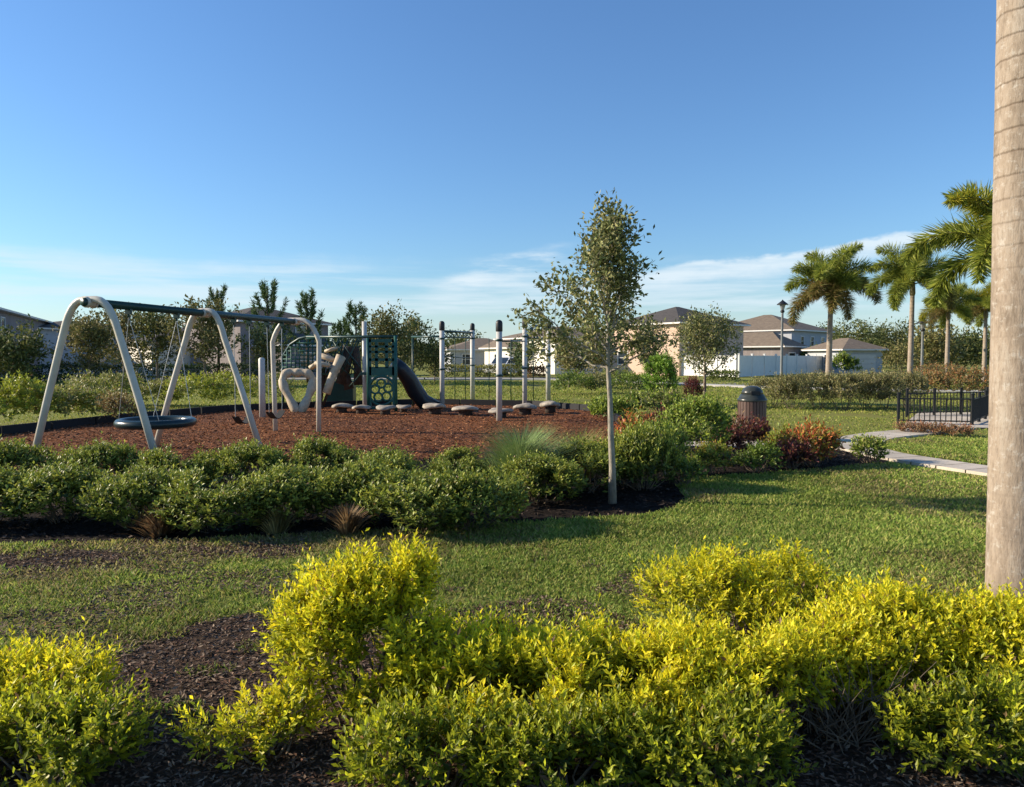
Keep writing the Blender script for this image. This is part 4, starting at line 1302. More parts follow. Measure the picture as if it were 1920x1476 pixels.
def house(name, label, loc, rz, blocks, wallm, roofm, wins=(), doors=(), cat='house'):
    t = thing(name, label, cat, loc, rz)
    for (x0, y0, x1, y1, h_, rh, *wm) in blocks:
        MB().box(((x0 + x1) / 2, (y0 + y1) / 2, h_ / 2), (x1 - x0, y1 - y0, h_)).build('wall', wm[0] if wm else wallm, t)
        b = MB()
        X0, Y0, X1, Y1 = hip(b, x0, y0, x1, y1, h_ + 0.12, rh)
        ro = b.build('roof', roofm, t)
        fb = MB()
        fb.box(((X0 + X1) / 2, (Y0 + Y1) / 2, h_ + 0.045), (X1 - X0 - 0.02, Y1 - Y0 - 0.02, 0.14))
        fb.build('fascia', M['trim'], ro)
    for (f, off, u, z, w_, h_) in wins:          # face A: plane x=off (normal -x), u along y; face B: plane y=off (normal -y), u along x
        fr_ = MB()
        pn = MB()
        e = 0.09
        for (du, dz, sw, sh) in ((0, h_ / 2 + e / 2, w_ + 2 * e, e), (0, -h_ / 2 - e / 2, w_ + 2 * e, e), (w_ / 2 + e / 2, 0, e, h_), (-w_ / 2 - e / 2, 0, e, h_), (0, 0, w_ - 0.01, 0.045)):
            if f == 'A':
                fr_.box((off - 0.02, u + du, z + dz), (0.10, sw, sh))
            else:
                fr_.box((u + du, off - 0.02, z + dz), (sw, 0.10, sh))
        if f == 'A':
            pn.box((off - 0.008, u, z), (0.03, w_ - 0.004, h_ - 0.004))
        else:
            pn.box((u, off - 0.008, z), (w_ - 0.004, 0.03, h_ - 0.004))
        wo = fr_.build('window', M['trim'], t)
        pn.build('pane', M['glass'], wo)
    for (nm, f, off, u, w_, h_, m_) in doors:
        b = MB()
        rows = 4 if nm == 'garage_door' else 1
        for i in range(rows):
            z = h_ * (i + 0.5) / rows
            if f == 'A':
                b.box((off - 0.02, u, z), (0.06, w_, h_ / rows - 0.03))
            else:
                b.box((u, off - 0.02, z), (w_, 0.06, h_ / rows - 0.03))
        b.build(nm, m_, t)
    return t


# left: grey mauve two-storey house seen from its shaded side
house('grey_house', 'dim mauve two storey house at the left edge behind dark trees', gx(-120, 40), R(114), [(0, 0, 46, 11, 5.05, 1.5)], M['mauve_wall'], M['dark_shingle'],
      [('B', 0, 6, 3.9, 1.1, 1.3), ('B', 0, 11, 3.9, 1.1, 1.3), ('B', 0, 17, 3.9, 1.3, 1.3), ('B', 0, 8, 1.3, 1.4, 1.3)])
house('pale_house', 'pale low house behind the near swing arch', gx(75, 70), R(58), [(0, 0, 12, 10, 4.3, 1.0)], M['grey_wall'], M['dark_shingle'],
      [('B', 0, 3, 3.2, 1.2, 1.2), ('B', 0, 8, 3.2, 1.2, 1.2), ('B', 0, 5, 1.3, 1.2, 1.2)])
house('cream_house', 'cream house behind the trees under the swing beam', gx(285, 66), R(40), [(0, 0, 10, 9, 3.0, 1.5)], M['white_wall'], M['dark_shingle'],
      [('A', 0, 3, 1.5, 1.2, 1.2), ('B', 0, 4, 1.5, 1.4, 1.2)])
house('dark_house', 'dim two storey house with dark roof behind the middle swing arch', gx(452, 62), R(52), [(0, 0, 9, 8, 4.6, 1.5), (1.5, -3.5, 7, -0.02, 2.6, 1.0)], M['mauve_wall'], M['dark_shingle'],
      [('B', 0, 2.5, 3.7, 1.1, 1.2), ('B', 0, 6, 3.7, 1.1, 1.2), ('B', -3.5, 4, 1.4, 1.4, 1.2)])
house('low_house', 'low house with wide brown roof behind the zigzag play beam', gx(845, 84), R(14), [(0, 0, 9, 8, 2.45, 1.35), (9.02, 2, 14, 8, 2.45, 1.1)], M['grey_wall'], M['shingle'],
      [('B', 0, 2, 1.4, 1.3, 1.1), ('B', 0, 5.5, 1.4, 1.6, 1.1)], [('door', 'B', 0, 8, 1.0, 2.1, M['dark_bark'])])
house('white_house', 'white stucco house with sunlit side wall behind the middle play post', gx(1040, 72), R(30), [(0, 0, 8, 11, 3.55, 1.2), (-1.6, 6, -0.02, 11.4, 2.55, 0.8)], M['white_wall'], M['shingle'],
      [('A', 0, 2.0, 2.5, 0.9, 1.1), ('A', -1.6, 8.5, 1.4, 1.1, 1.1)])
house('peach_house', 'peach two storey house behind the small tree right of the oak', gx(1273, 66), R(36), [(0, 0, 9, 8.5, 4.62, 1.75)], M['peach'], M['dark_shingle'],
      [('B', 0, 1.6, 3.6, 1.0, 1.3), ('B', 0, 5.4, 3.6, 1.0, 1.3), ('A', 0, 4.0, 3.6, 1.0, 1.2), ('A', 0, 7.0, 1.6, 1.2, 1.2)])
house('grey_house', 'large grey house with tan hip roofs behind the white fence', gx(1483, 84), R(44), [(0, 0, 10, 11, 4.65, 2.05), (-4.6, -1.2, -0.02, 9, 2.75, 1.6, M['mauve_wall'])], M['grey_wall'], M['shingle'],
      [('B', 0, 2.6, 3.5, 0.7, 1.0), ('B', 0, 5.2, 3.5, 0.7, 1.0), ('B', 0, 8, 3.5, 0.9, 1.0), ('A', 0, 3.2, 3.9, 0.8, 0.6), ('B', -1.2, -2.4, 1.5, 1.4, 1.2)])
house('small_building', 'small single storey grey building with tan roof between two palms', gx(1581, 74), R(12), [(0, 0, 4.4, 6, 2.35, 1.15)], M['grey_wall'], M['shingle'],
      [('A', 0, 2.5, 1.4, 1.0, 1.0)], [('garage_door', 'B', 0, 2.2, 2.8, 1.95, M['garage'])], cat='building')


# vinyl fence
def vinyl(label, a, b, h_=1.82, n=8):
    t = thing('vinyl_fence', label, 'fence', (0, 0, 0))
    a, b = Vector(a), Vector(b)
    d = (b - a)
    u = d.normalized()
    pb = MB()
    step = d.length / n
    for i in range(n):
        p0, p1 = a + u * (step * i + 0.08), a + u * (step * (i + 1) - 0.08)
        k = int((p1 - p0).length / 0.22)
        for j in range(k):
            c = p0 + (p1 - p0) * ((j + 0.5) / k)
            pb.box((c.x, c.y, h_ * 0.5), ((p1 - p0).length / k - 0.012, 0.03, h_ - 0.22), math.atan2(u.y, u.x))
        pb.bar(p0 + Vector((0, 0, h_ - 0.08)), p1 + Vector((0, 0, h_ - 0.08)), 0.06, 0.10)
        pb.bar(p0 + Vector((0, 0, 0.10)), p1 + Vector((0, 0, 0.10)), 0.06, 0.10)
    pb.build('panel', M['vinyl'], t)
    for i in range(n + 1):
        p = a + u * (step * i)
        b_ = MB().box((p.x, p.y, (h_ + 0.06) / 2), (0.14, 0.14, h_ + 0.06), math.atan2(u.y, u.x))
        b_.box((p.x, p.y, h_ + 0.10), (0.18, 0.18, 0.06), math.atan2(u.y, u.x))
        b_.build('post', M['vinyl'], t)
    return t


cnr = gx(1385, 61)
vinyl('sunlit cream vinyl fence running left from the corner behind the small tree', gx(1165, 73), cnr + Vector((-0.2, 0.1, 0)), n=7)
vinyl('shaded white vinyl fence running right from the corner to the left palm', cnr, gx(1560, 80), n=9)
# hedge top behind shaded fence
bush('garden_shrub', 'green bush rising behind the shaded white fence', 1512, 84, 4.6, 2.5, GRT[2:], GRO, 330, 260, 0.3, 0.14, wood=False)
bush('garden_shrub', 'columnar green bush beside the small grey building', 1577, 70, 1.5, 2.1, GRT, GRO, 331, 220, 0.2, 0.09, wood=False)
bush('garden_shrub', 'dark rounded bush at the corner of the small grey building', 1598, 70, 1.5, 1.5, GRT[2:], GRO, 332, 160, 0.2, 0.09, wood=False)

# ================================================================== LAMPS, CAN, RAILING, CAR
def lamp(label, px, Y, H):
    t = thing('street_lamp', label, 'street lamp', gx(px, Y), 0, 'street lamps')
    MB().lathe([(0.16, 0), (0.16, 0.35), (0.11, 0.45), (0.085, 0.8), (0.07, H - 0.9), (0.075, H - 0.85)], sides=14).build('pole', M['lamp_grey'], t)
    MB().lathe([(0.06, H - 0.85), (0.13, H - 0.80), (0.13, H - 0.70), (0.07, H - 0.66)], sides=14).build('collar', M['black_metal'], t)
    hd = MB().lathe([(0.10, H - 0.66), (0.20, H - 0.32)], sides=8, smooth=False).build('lantern', M['galv'], t)
    MB().lathe([(0.36, H - 0.33), (0.34, H - 0.28), (0.16, H - 0.14), (0.06, H - 0.06), (0.02, H)], sides=14).build('hood', M['black_metal'], hd)


lamp('nearer street lamp with black hood left of the broad palm', 1465, 48, zy(562, 48))
lamp('farther street lamp right of the second palm trunk', 1728, 46, zy(596, 46))

pc = gx(1411, 14.6)
t = thing('trash_can', 'brown slatted trash can with domed dark lid', 'trash can', pc)
b = MB()
for i in range(26):
    a_ = i / 26 * 2 * math.pi
    r_ = 0.258
    m_ = Matrix.Rotation(a_, 3, 'Z')
    b.box((math.cos(a_) * r_, math.sin(a_) * r_, 0.42), (0.022, 0.054, 0.76), m=m_)
b.build('slats', M['can_slat'], t)
MB().lathe([(0.24, 0.02), (0.245, 0.06), (0.245, 0.78), (0.24, 0.80)], sides=26).build('liner', M['can_lid'], t)
b = MB()
b.lathe([(0.275, 0.79), (0.282, 0.80), (0.282, 0.835), (0.26, 0.85), (0.235, 0.90), (0.215, 0.93)], sides=28)
b.lathe([(0.215, 0.93), (0.20, 0.98), (0.165, 1.04), (0.11, 1.075), (0.04, 1.09), (0.01, 1.092)], sides=28)
li = b.build('lid', M['can_lid'], t)
MB().box((-0.0, -0.19, 0.96), (0.18, 0.06, 0.07)).build('opening', M['black_metal'], li)

# black railing at the patio
def railing(label, a, b_, h_=0.70, gap=0.115):
    t = thing('metal_railing', label, 'railing', (0, 0, 0))
    a, b_ = Vector(a), Vector(b_)
    u = (b_ - a).normalized()
    ln = (b_ - a).length
    k = MB()
    for z in (0.12, h_ - 0.05):
        k.bar(a + Vector((0, 0, z)), b_ + Vector((0, 0, z)), 0.03, 0.03)
    s = gap
    while s < ln:
        p = a + u * s
        k.box((p.x, p.y, h_ / 2 + 0.03), (0.017, 0.017, h_ - 0.12))
        s += gap
    k.build('panel', M['black_metal'], t)
    nps = max(1, round(ln / 1.1))
    for i in range(nps + 1):
        p = a + u * (ln * i / nps)
        q_ = MB().box((p.x, p.y, h_ / 2 + 0.03), (0.055, 0.055, h_ + 0.06))
        q_.box((p.x, p.y, h_ + 0.075), (0.075, 0.075, 0.03))
        q_.build('post', M['black_metal'], t)


ra, rb_, rc_ = G(1684, 797), G(1822, 800), G(1868, 779)
railing('black metal picket railing along the front of the patio', ra, rb_)
railing('black metal picket railing running back beside the big palm trunk', rb_ + Vector((0.04, 0.06, 0)), rc_)
railing('black metal picket railing along the rear of the patio', G(1700, 782), G(1850, 778))


# parked car far behind play posts
def car(label, loc, rz):
    t = thing('parked_car', label, 'car', loc, rz)
    def prof(b, pts, y0, y1):
        n_ = len(pts)
        v = [(x_, y0, z_) for x_, z_ in pts] + [(x_, y1, z_) for x_, z_ in pts]
        tr = tessellate_polygon([[Vector((x_, z_, 0)) for x_, z_ in pts]])
        tri = [tuple(k) for k in tr] + [tuple(n_ + i for i in reversed(k)) for k in tr]
        b.add(v, quads=[(i, (i + 1) % n_, n_ + (i + 1) % n_, n_ + i) for i in range(n_)], tris=tri)
    b = MB()
    prof(b, [(-2.25, 0.35), (2.25, 0.35), (2.3, 0.75), (2.15, 0.98), (1.2, 1.08), (-2.2, 1.1), (-2.3, 0.8)], -0.92, 0.92)
    b.build('body', M['car_white'], t)
    b = MB()
    prof(b, [(1.15, 1.08), (0.45, 1.62), (-1.75, 1.68), (-2.15, 1.1)], -0.80, 0.80)
    b.build('cabin', M['car_white'], t)
    b = MB()
    prof(b, [(0.95, 1.14), (0.40, 1.55), (-1.65, 1.6), (-1.95, 1.15)], -0.815, 0.815)
    b.build('side_window', M['glass'], t)
    b = MB()
    b.add([(1.14, -0.7, 1.10), (1.14, 0.7, 1.10), (0.50, 0.66, 1.60), (0.50, -0.66, 1.60)], [(0, 1, 2, 3)])
    v = np.array(b.v[0]); b.v[0] = v + np.array([0.02, 0, 0.015])
    b.build('windscreen', M['glass'], t)
    for sx_ in (1.4, -1.4):
        for sy_ in (0.86, -0.86):
            w_ = MB().tube([(sx_, sy_ - 0.11, 0.34), (sx_, sy_ + 0.11, 0.34)], 0.34, 18).build('wheel', M['tyre'], t)
            MB().tube([(sx_, sy_ - 0.12, 0.34), (sx_, sy_ + 0.12, 0.34)], 0.2, 14).build('rim', M['galv'], w_)
    for sy_ in (0.66, -0.66):
        MB().box((2.27, sy_, 0.78), (0.08, 0.36, 0.16)).build('headlight', M['trim'], t)


car('white car parked by the white house behind the play posts', gx(946, 66), R(-118))

# ================================================================== SWING SET
H = 2.45
A0, A2 = Vector((-6.02, 10.7, 0)), Vector((-4.77, 16.5, 0))
U = (A2 - A0).normalized()
PV = Vector((U.y, -U.x, 0))            # points right and towards the camera
t = thing('swing_set', 'cream arched swing set with dark green top beam over the red mulch', 'swing set', A0)


def loc(p):
    return p - A0


def arch(c, half, topw, name='arch', legs='splay'):
    pts = []
    for s in (1, -1):
        side = []
        ft = c + PV * half * s
        sh = c + PV * (topw + 0.06) * s + Vector((0, 0, H - 0.46))
        side.append(ft - Vector((0, 0, 0.05)))
        side.append(ft.lerp(sh, 0.5))
        side.append(sh)
        # rounded shoulder to the top centre
        c0, c1, c2 = sh, c + PV * topw * 0.80 * s + Vector((0, 0, H + 0.02)), c + PV * topw * 0.25 * s + Vector((0, 0, H + 0.02))
        for k in range(1, 7):
            u_ = k / 6
            side.append(c0 * (1 - u_) ** 2 + c1 * 2 * u_ * (1 - u_) + c2 * u_ * u_)
        pts.append(side)
    line = pts[0] + list(reversed(pts[1]))
    b = MB().tube([loc(p) for p in line], 0.052, 14)
    o = b.build('arch', M['cream_paint'], t)
    br = MB().tube([loc(c + Vector((0, 0, H - 0.02)) - U * 0.10), loc(c + Vector((0, 0, H - 0.02)) + U * 0.09)], 0.070, 14)
    for s in (-0.07, 0.07):
        br.tube([loc(c + Vector((0, 0, H - 0.02)) + U * s - U * 0.012), loc(c + Vector((0, 0, H - 0.02)) + U * s + U * 0.012)], 0.079, 14)
    br.build('clamp', M['cream_paint'], o)


A1 = A0.lerp(A2, 0.45)
arch(A0, 1.10, 0.40)
arch(A1, 1.08, 0.32)
arch(A2, 0.52, 0.50)
b = MB().tube([loc(A0 + Vector((0, 0, H - 0.02)) - U * 0.12), loc(A2 + Vector((0, 0, H - 0.02)) + U * 0.12)], 0.062, 16)
b.build('beam', M['green_paint'], t)
hangs = []
for fr_ in (0.13, 0.32, 0.60, 0.69, 0.80, 0.90):
    hp = A0.lerp(A2, fr_) + Vector((0, 0, H - 0.08))
    b = MB().box(loc(hp) + Vector((0, 0, -0.02)), (0.05, 0.09, 0.09), math.atan2(U.y, U.x))
    b.tube([loc(hp) + Vector((0, 0, -0.06)), loc(hp) + Vector((0, 0, -0.11))], 0.018, 8)
    b.build('hanger', M['green_paint'], t)


def chain(b, p0, p1, r_=0.006):
    n_ = int((p1 - p0).length / 0.06)
    b.tube([p0.lerp(p1, i / n_) + Vector((0.003 * (i % 2), 0, 0)) for i in range(n_ + 1)], r_, 5, cap=False)


# saucer swing
sc_ = A0.lerp(A2, 0.225) + Vector((0, 0, 0.60))
s = thing('saucer_swing', 'dark round saucer swing hanging between the near and middle arches', 'swing', sc_)
ring = [Vector((math.cos(a_) * 0.54, math.sin(a_) * 0.54, 0)) for a_ in np.linspace(0, 2 * math.pi, 40, endpoint=False)]
MB().tube(ring, 0.07, 14, closed=True).build('rim', M['saucer'], s)
nb = MB()
for i in range(-4, 5):
    k = i * 0.11
    e = math.sqrt(max(0.01, 0.5 ** 2 - k * k))
    nb.tube([Vector((k, -e, 0)), Vector((k, 0, -0.05)), Vector((k, e, 0))], 0.012, 5)
    nb.tube([Vector((-e, k, 0)), Vector((0, k, -0.06)), Vector((e, k, 0))], 0.012, 5)
nb.build('net', M['net'], s)
for k, (fr_, sg) in enumerate(((0.13, -1), (0.32, 1))):
    top = A0.lerp(A2, fr_) + Vector((0, 0, H - 0.18)) - sc_
    for pp in (1, -1):
        b = MB()
        chain(b, top, U * 0.40 * sg + PV * 0.36 * pp + Vector((0, 0, 0.06)), 0.005)
        b.build('chain', M['galv'], s)
# belt swings
for lab, f0, f1 in (('black belt swing hanging just behind the right middle leg', 0.60, 0.69), ('black belt swing nearest the far arch', 0.80, 0.90)):
    a_, b_ = A0.lerp(A2, f0), A0.lerp(A2, f1)
    c_ = (a_ + b_) / 2 + Vector((0, 0, 0.46))
    s = thing('belt_swing', lab, 'swing', c_, 0, 'belt swings')
    v, qd = [], []
    for i in range(9):
        k = i / 8 * 2 - 1
        for w_ in (-0.075, 0.075):
            for th in (0, 0.014):
                p = U * (k * 0.26) + PV * w_ + Vector((0, 0, -0.10 + 0.15 * k * k + th))
                v.append(tuple(p))
    for i in range(8):
        o_ = i * 4
        qd += [(o_ + 1, o_ + 3, o_ + 7, o_ + 5), (o_, o_ + 4, o_ + 6, o_ + 2), (o_, o_ + 1, o_ + 5, o_ + 4), (o_ + 2, o_ + 6, o_ + 7, o_ + 3)]
    MB().add(v, qd).build('seat', M['tyre'], s)
    for q_, e_ in ((a_, -1), (b_, 1)):
        b = MB()
        chain(b, q_ + Vector((0, 0, H - 0.18)) - c_, U * (0.26 * e_) + Vector((0, 0, 0.05)), 0.007)
        b.build('chain', M['galv'], s)

# ================================================================== PLAYGROUND EDGING
edge = [G(-160, 838), G(0, 816), G(250, 788), G(430, 771), G(600, 764), G(800, 758), G(1000, 762), G(1140, 774), G(1165, 800)]
t = thing('play_edging', 'black plastic edging timbers around the red mulch play area', 'edging')
for i in range(len(edge) - 1):
    a_, b_ = edge[i], edge[i + 1]
    n_ = max(1, round((b_ - a_).length / 1.25))
    for k in range(n_):
        p0, p1 = a_.lerp(b_, k / n_), a_.lerp(b_, (k + 1) / n_ - 0.012)
        bb = MB().bar(p0 + Vector((0, 0, 0.085)), p1 + Vector((0, 0, 0.085)), 0.11, 0.17)
        bb.bar(p0 + Vector((0, 0, 0.182)), p1 + Vector((0, 0, 0.182)), 0.07, 0.025)
        bb.build('timber', M['rubber_edge'], t)

# ================================================================== PLAY TOWER
D0 = 23.0
org = gx(640, D0)
t = thing('play_tower', 'green netted play tower with tan rock climbers and dark slide', 'playground', org)


def Q(px, py, Y=D0):
    return P(px, py, Y) - org


def ground(px, Y=D0):
    return gx(px, Y) - org


def post(px, Y, py_top, m_, parent=t, r_=0.07, nm='post'):
    p0 = gx(px, Y) - Vector(parent.location)
    z = P(px, py_top, Y).z
    return MB().tube([p0 - Vector((0, 0, 0.05)), p0 + Vector((0, 0, z))], r_, 14).build(nm, m_, parent)


post(684, 23.6, 603, M['post_paint'], r_=0.075)
post(742, 22.6, 630, M['teal_paint'], r_=0.05)
post(690, 22.6, 634, M['teal_paint'], r_=0.04)
post(600, 24.5, 632, M['green_paint'], r_=0.05)
post(530, 25.0, 668, M['green_paint'], r_=0.04)
# top bar and net dome arc
MB().tube([Q(575, 632, 24.5), Q(640, 632, 24), Q(745, 631, 22.6)], 0.045, 10).build('top_bar', M['green_paint'], t)
MB().tube([Q(528, 690, 25), Q(533, 665, 25), Q(545, 646, 24.8), Q(562, 635, 24.6), Q(585, 630, 24.5), Q(600, 632, 24.5)], 0.05, 10).build('dome_bar', M['green_paint'], t)
nb = MB()
arcx = [(528, 690), (533, 665), (545, 646), (562, 635), (585, 630)]
for i in range(9):
    px = 530 + i * 8
    top_y = np.interp(px, [a_[0] for a_ in arcx], [a_[1] for a_ in arcx])
    nb.tube([Q(px, top_y, 24.8), Q(px, 699, 24.6)], 0.021, 4)
for i in range(9):
    py = 636 + i * 7.5
    x0 = np.interp(-py, [-690, -665, -646, -635, -630], [528, 533, 545, 562, 585])
    nb.tube([Q(x0, py, 24.8), Q(598, py, 24.6)], 0.021, 4)
nb.build('net', M['teal_paint'], t)
# diagonal climbing net / cables from the top bar
cb = MB()
for (x0, y0, x1, y1) in ((640, 632, 600, 700), (655, 632, 615, 720), (672, 632, 640, 700), (640, 640, 676, 690), (625, 640, 668, 700), (610, 650, 650, 700), (684, 690, 655, 725), (600, 700, 640, 650)):
    cb.tube([Q(x0, y0, 23.8), Q((x0 + x1) / 2, (y0 + y1) / 2 + 2, 23.7), Q(x1, y1, 23.6)], 0.022, 6)
for i in range(8):
    cb.tube([Q(604 + i * 10, 634, 23.9), Q(600 + i * 9.5, 664, 23.9), Q(598 + i * 8.5, 704, 23.9)], 0.018, 5)
for i in range(7):
    cb.tube([Q(603, 641 + i * 10, 23.9), Q(640, 643 + i * 10, 23.9), Q(678 - i * 1.5, 640 + i * 10, 23.9)], 0.018, 5)
cb.build('cable_net', M['green_paint'], t)
# green panel
pb = MB()
Y = 22.6
for (x0, y0, x1, y1) in ((692, 636, 740, 642), (692, 658, 740, 662), (692, 688, 740, 704), (692, 762, 740, 768), (692, 636, 697, 768), (735, 636, 740, 768), (703, 642, 709, 690), (722, 642, 728, 690), (692, 648, 740, 652), (692, 672, 740, 677)):
    a_, b_ = Q(x0, y0, Y), Q(x1, y1, Y)
    pb.box(((a_.x + b_.x) / 2, a_.y, (a_.z + b_.z) / 2), (b_.x - a_.x, 0.05, a_.z - b_.z))
pb.build('panel', M['teal_paint'], t)
wheel = MB()
c_ = Q(716, 733, Y)
ring = [c_ + Vector((math.cos(a_) * 0.40, 0, math.sin(a_) * 0.44)) for a_ in np.linspace(0, 2 * math.pi, 30, endpoint=False)]
wheel.tube(ring, 0.04, 8, closed=True)
for k in range(5):
    a_ = k * 1.2566 + 0.4
    c2 = c_ + Vector((math.cos(a_) * 0.21, 0, math.sin(a_) * 0.22))
    wheel.tube([c2 + Vector((math.cos(b_) * 0.13, 0, math.sin(b_) * 0.13)) for b_ in np.linspace(0, 2 * math.pi, 14, endpoint=False)], 0.034, 6, closed=True)
wheel.build('wheel_panel', M['teal_paint'], t)
# deck between posts
MB().box(Q(712, 700, 23.3), (0.95, 1.3, 0.08)).build('deck', M['green_paint'], t)
# dark slide: half tube running down to the right
pts = [Q(738, 680, 23.4), Q(752, 692, 23.5), Q(766, 710, 23.7), Q(779, 734, 23.9), Q(795, 754, 24.0), Q(826, 764, 24.1)]
MB().tube(pts, [0.20, 0.23, 0.26, 0.28, 0.26, 0.16], 16).build('slide', M['slide_plastic'], t)
# tan ring climber (tilted pear-shaped loop)
rp = [(558, 775, 22.4), (545, 752, 22.5), (534, 730, 22.6), (529, 714, 22.7), (534, 702, 22.8), (545, 697, 22.9), (556, 699, 22.9), (566, 698, 22.9), (577, 700, 22.9), (586, 710, 22.9), (585, 727, 22.8), (578, 744, 22.7),
      (569, 763, 22.5), (562, 777, 22.4)]
rk = [Q(*p) for p in rp]
rk2 = []
for i in range(len(rk) - 1):
    for k in range(3):
        rk2.append(rk[i].lerp(rk[i + 1], k / 3))
rk2.append(rk[-1])
MB().tube(rk2, [0.125 + 0.02 * math.sin(i * 1.1) for i in range(len(rk2))], 12).build('loop_climber', M['tan_plastic'], t)
# tan log leaning down and rocky roof-like slabs
MB().tube([Q(640, 668, 23.2), Q(630, 690, 23.1), Q(620, 714, 23.0), Q(612, 738, 22.9)], [0.16, 0.13, 0.12, 0.13], 12).build('log_climber', M['tan_plastic'], t)
sl = MB()
for (px, py, Y_, sx_, sz_, rot_) in ((616, 672, 23.4, 0.62, 0.16, -0.35), (622, 656, 23.8, 0.5, 0.12, 0.3), (590, 686, 23.5, 0.4, 0.15, 0.5), (604, 683, 23.0, 0.5, 0.14, -0.15)):
    c_ = Q(px, py, Y_)
    n0 = sl.n
    sl.lathe([(0.06, -0.5), (0.85, -0.42), (1.0, 0.0), (0.85, 0.42), (0.06, 0.5)], sides=10)
    v = sl.v[-1]
    v[:] = v * np.array([sx_ / 2, 0.25, sz_]) * (1 + 0.10 * np.sin(v[:, :1] * 7 + px))
    cr, sr = math.cos(rot_), math.sin(rot_)
    v[:] = np.stack([v[:, 0] * cr - v[:, 2] * sr, v[:, 1], v[:, 0] * sr + v[:, 2] * cr], 1) + np.array(c_)
sl.build('rock_slab', M['tan_plastic'], t)
# dark trunk-like supports
ds_ = MB()
for (x0, y0, x1, y1, r_) in ((640, 680, 655, 730, 0.16), (604, 690, 596, 770, 0.12), (655, 650, 640, 720, 0.20), (665, 650, 672, 722, 0.15), (596, 740, 605, 775, 0.07), (624, 700, 606, 760, 0.05), (616, 690, 600, 735, 0.05)):
    ds_.tube([Q(x0, y0, 24.0), Q((x0 + x1) / 2 + 2, (y0 + y1) / 2, 24.0), Q(x1, y1, 24.0)], [r_, r_ * 0.8, r_], 9)
ds_.build('trunk_support', M['stump_plastic'], t)
bx_ = MB().box(Q(640, 735, 25.5), (0.9, 0.5, 0.75))
bx_.build('crawl_box', M['green_paint'], t)

# short grey post
tag(MB().tube([Vector((0, 0, -0.05)), Vector((0, 0, 1.60)), Vector((0, 0, 1.64))], [0.085, 0.085, 0.05], 14).build('bollard', M['post_paint']),
    'short pale grey post standing alone between middle and far swing arches', 'post').location = gx(491, 20.5)

# ================================================================== CLIMBING COURSE
c0 = gx(936, 23.5)
t = thing('climbing_course', 'five pale play posts with black caps joined by green overhead bars', 'playground', c0)


def CQ(px, py, Y):
    return P(px, py, Y) - c0


cps = ((829, 24.0, 602), (886, 29.0, 606), (936, 19.4, 600), (984, 24.0, 597), (1028, 28.0, 605))
for px, Y, py in cps:
    p0 = gx(px, Y) - c0
    z = P(px, py, Y).z
    po = MB().tube([p0 - Vector((0, 0, 0.05)), p0 + Vector((0, 0, z - 0.28))], 0.078 * (1 if Y < 27 else 1.15), 14).build('post', M['post_paint'], t)
    for zc in (0.45 * z, 0.80 * z):
        MB().lathe([(0.088, zc - 0.03), (0.097, zc - 0.025), (0.097, zc + 0.025), (0.088, zc + 0.03)], c=tuple(p0), sides=14).build('collar', M['green_paint'], po)
    MB().lathe([(0.085, z - 0.30), (0.09, z - 0.28), (0.09, z - 0.08), (0.075, z - 0.03), (0.03, z)], c=tuple(p0), sides=14).build('cap', M['black_metal'], po)
b = MB().tube([CQ(829, 621, 24), CQ(886, 624, 29)], 0.04, 8)
b.tube([CQ(829, 632, 24), CQ(886, 634, 29)], 0.025, 8)
for i in range(8):
    b.tube([CQ(829, 622, 24).lerp(CQ(886, 625, 29), (i + (0 if i % 2 else 0.0)) / 8), CQ(829, 631, 24).lerp(CQ(886, 634, 29), (i + 1) / 8)], 0.018, 6)
    b.tube([CQ(829, 631, 24).lerp(CQ(886, 634, 29), i / 8), CQ(829, 622, 24).lerp(CQ(886, 625, 29), (i + 0.5) / 8)], 0.018, 6)
b.build('zigzag_beam', M['green_paint'], t)
MB().tube([CQ(772, 632, 25), CQ(829, 631, 24)], 0.035, 8).build('overhead_bar', M['green_paint'], t)
post(774, 25, 630, M['green_paint'], t, 0.03, 'thin_post')
ar = [(988, 632), (992, 620), (1000, 613), (1008, 611), (1017, 611), (1028, 611)]
b = MB().tube([CQ(px, py, 24 + (px - 984) / 44 * 4) for px, py in ar], 0.04, 8)
b.tube([CQ(988, 634, 24.3), CQ(1026, 634, 27.9)], 0.03, 8)
for i in range(6):
    b.tube([CQ(990 + i * 6, 634, 24.5 + i * 0.55), CQ(994 + i * 5.5, 614, 24.5 + i * 0.55)], 0.018, 5)
    b.tube([CQ(990 + i * 6, 616, 24.5 + i * 0.55), CQ(996 + i * 5.5, 633, 24.5 + i * 0.55)], 0.018, 5)
b.build('arch_net', M['green_paint'], t)
b = MB()
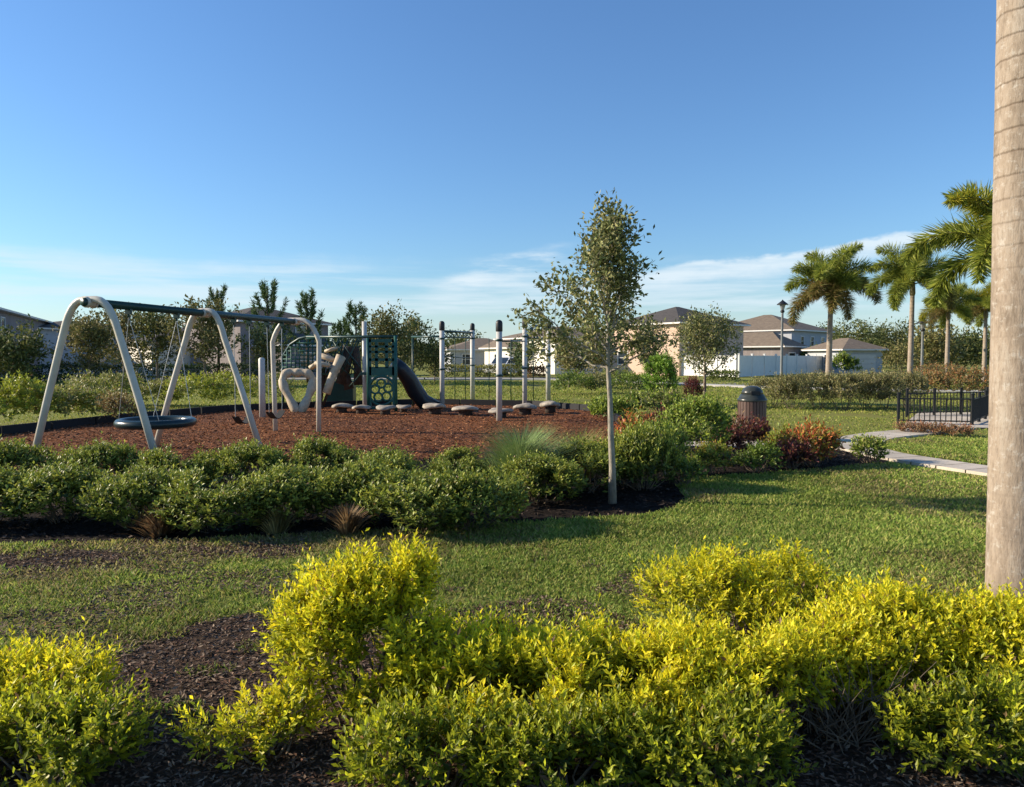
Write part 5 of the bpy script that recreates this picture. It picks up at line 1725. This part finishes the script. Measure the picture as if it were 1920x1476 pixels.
for (px, Y) in ((853, 27), (873, 28), (917, 27), (958, 26), (1000, 26)):
    b.tube([CQ(px, 636, Y), CQ(px, 750, Y)], 0.016, 5)
b.tube([CQ(829, 668, 24), CQ(886, 672, 29)], 0.018, 5)
b.tube([CQ(936, 640, 19.4), CQ(984, 640, 24)], 0.022, 5)
b.build('hanging_rope', M['green_paint'], t)

# stepping pods
labs = ['beneath the tan log climber', 'left of the tall grey tower post', 'under the green wheel panel', 'at the foot of the dark slide', 'at the foot of the leftmost capped post',
        'broad and low between the first and third capped posts', 'at the foot of the nearest capped post', 'right of the nearest capped post', 'grey and farthest right under the last capped post']
for i, (px, Y, w_, h_) in enumerate(((640, 22.2, 0.72, 0.26), (676, 21.8, 0.62, 0.24), (722, 21.4, 0.66, 0.26), (756, 22.2, 0.5, 0.22), (815, 21.6, 0.80, 0.30), (873, 21.2, 0.92, 0.25), (938, 20.4, 0.78, 0.24), (985, 21.4, 0.82, 0.30), (1032, 22.0, 0.7, 0.34))):
    q = np.random.RandomState(400 + i)
    w_ *= 0.86
    t = thing('stepping_stone', 'beige mushroom stepping stone ' + labs[i], 'stepping stone', gx(px, Y), q.uniform(0, 6), 'beige stepping stones in the playground')
    b = MB().lathe([(w_ * 0.28, -0.03), (w_ * 0.24, h_ * 0.4), (w_ * 0.30, h_ * 0.62)], sides=12)
    b.build('stump', M['stump_plastic'], t)
    b = MB().lathe([(w_ * 0.2, h_ * 0.60), (w_ * 0.44, h_ * 0.60), (w_ * 0.5, h_ * 0.72), (w_ * 0.48, h_ * 0.9), (w_ * 0.36, h_ * 1.0), (w_ * 0.05, h_ * 1.03)], sides=16)
    v = b.v[0]
    ang = np.arctan2(v[:, 1], v[:, 0])
    v[:, :2] *= (1 + 0.12 * np.sin(ang * 3 + i) + 0.09 * np.sin(ang * 5 + 2 * i))[:, None]
    v[:, 2] += 0.10 * h_ * np.sin(ang * 2 + i * 1.3) * np.hypot(v[:, 0], v[:, 1]) / (w_ * 0.5)
    b.build('cap', M['rock_plastic'], t)
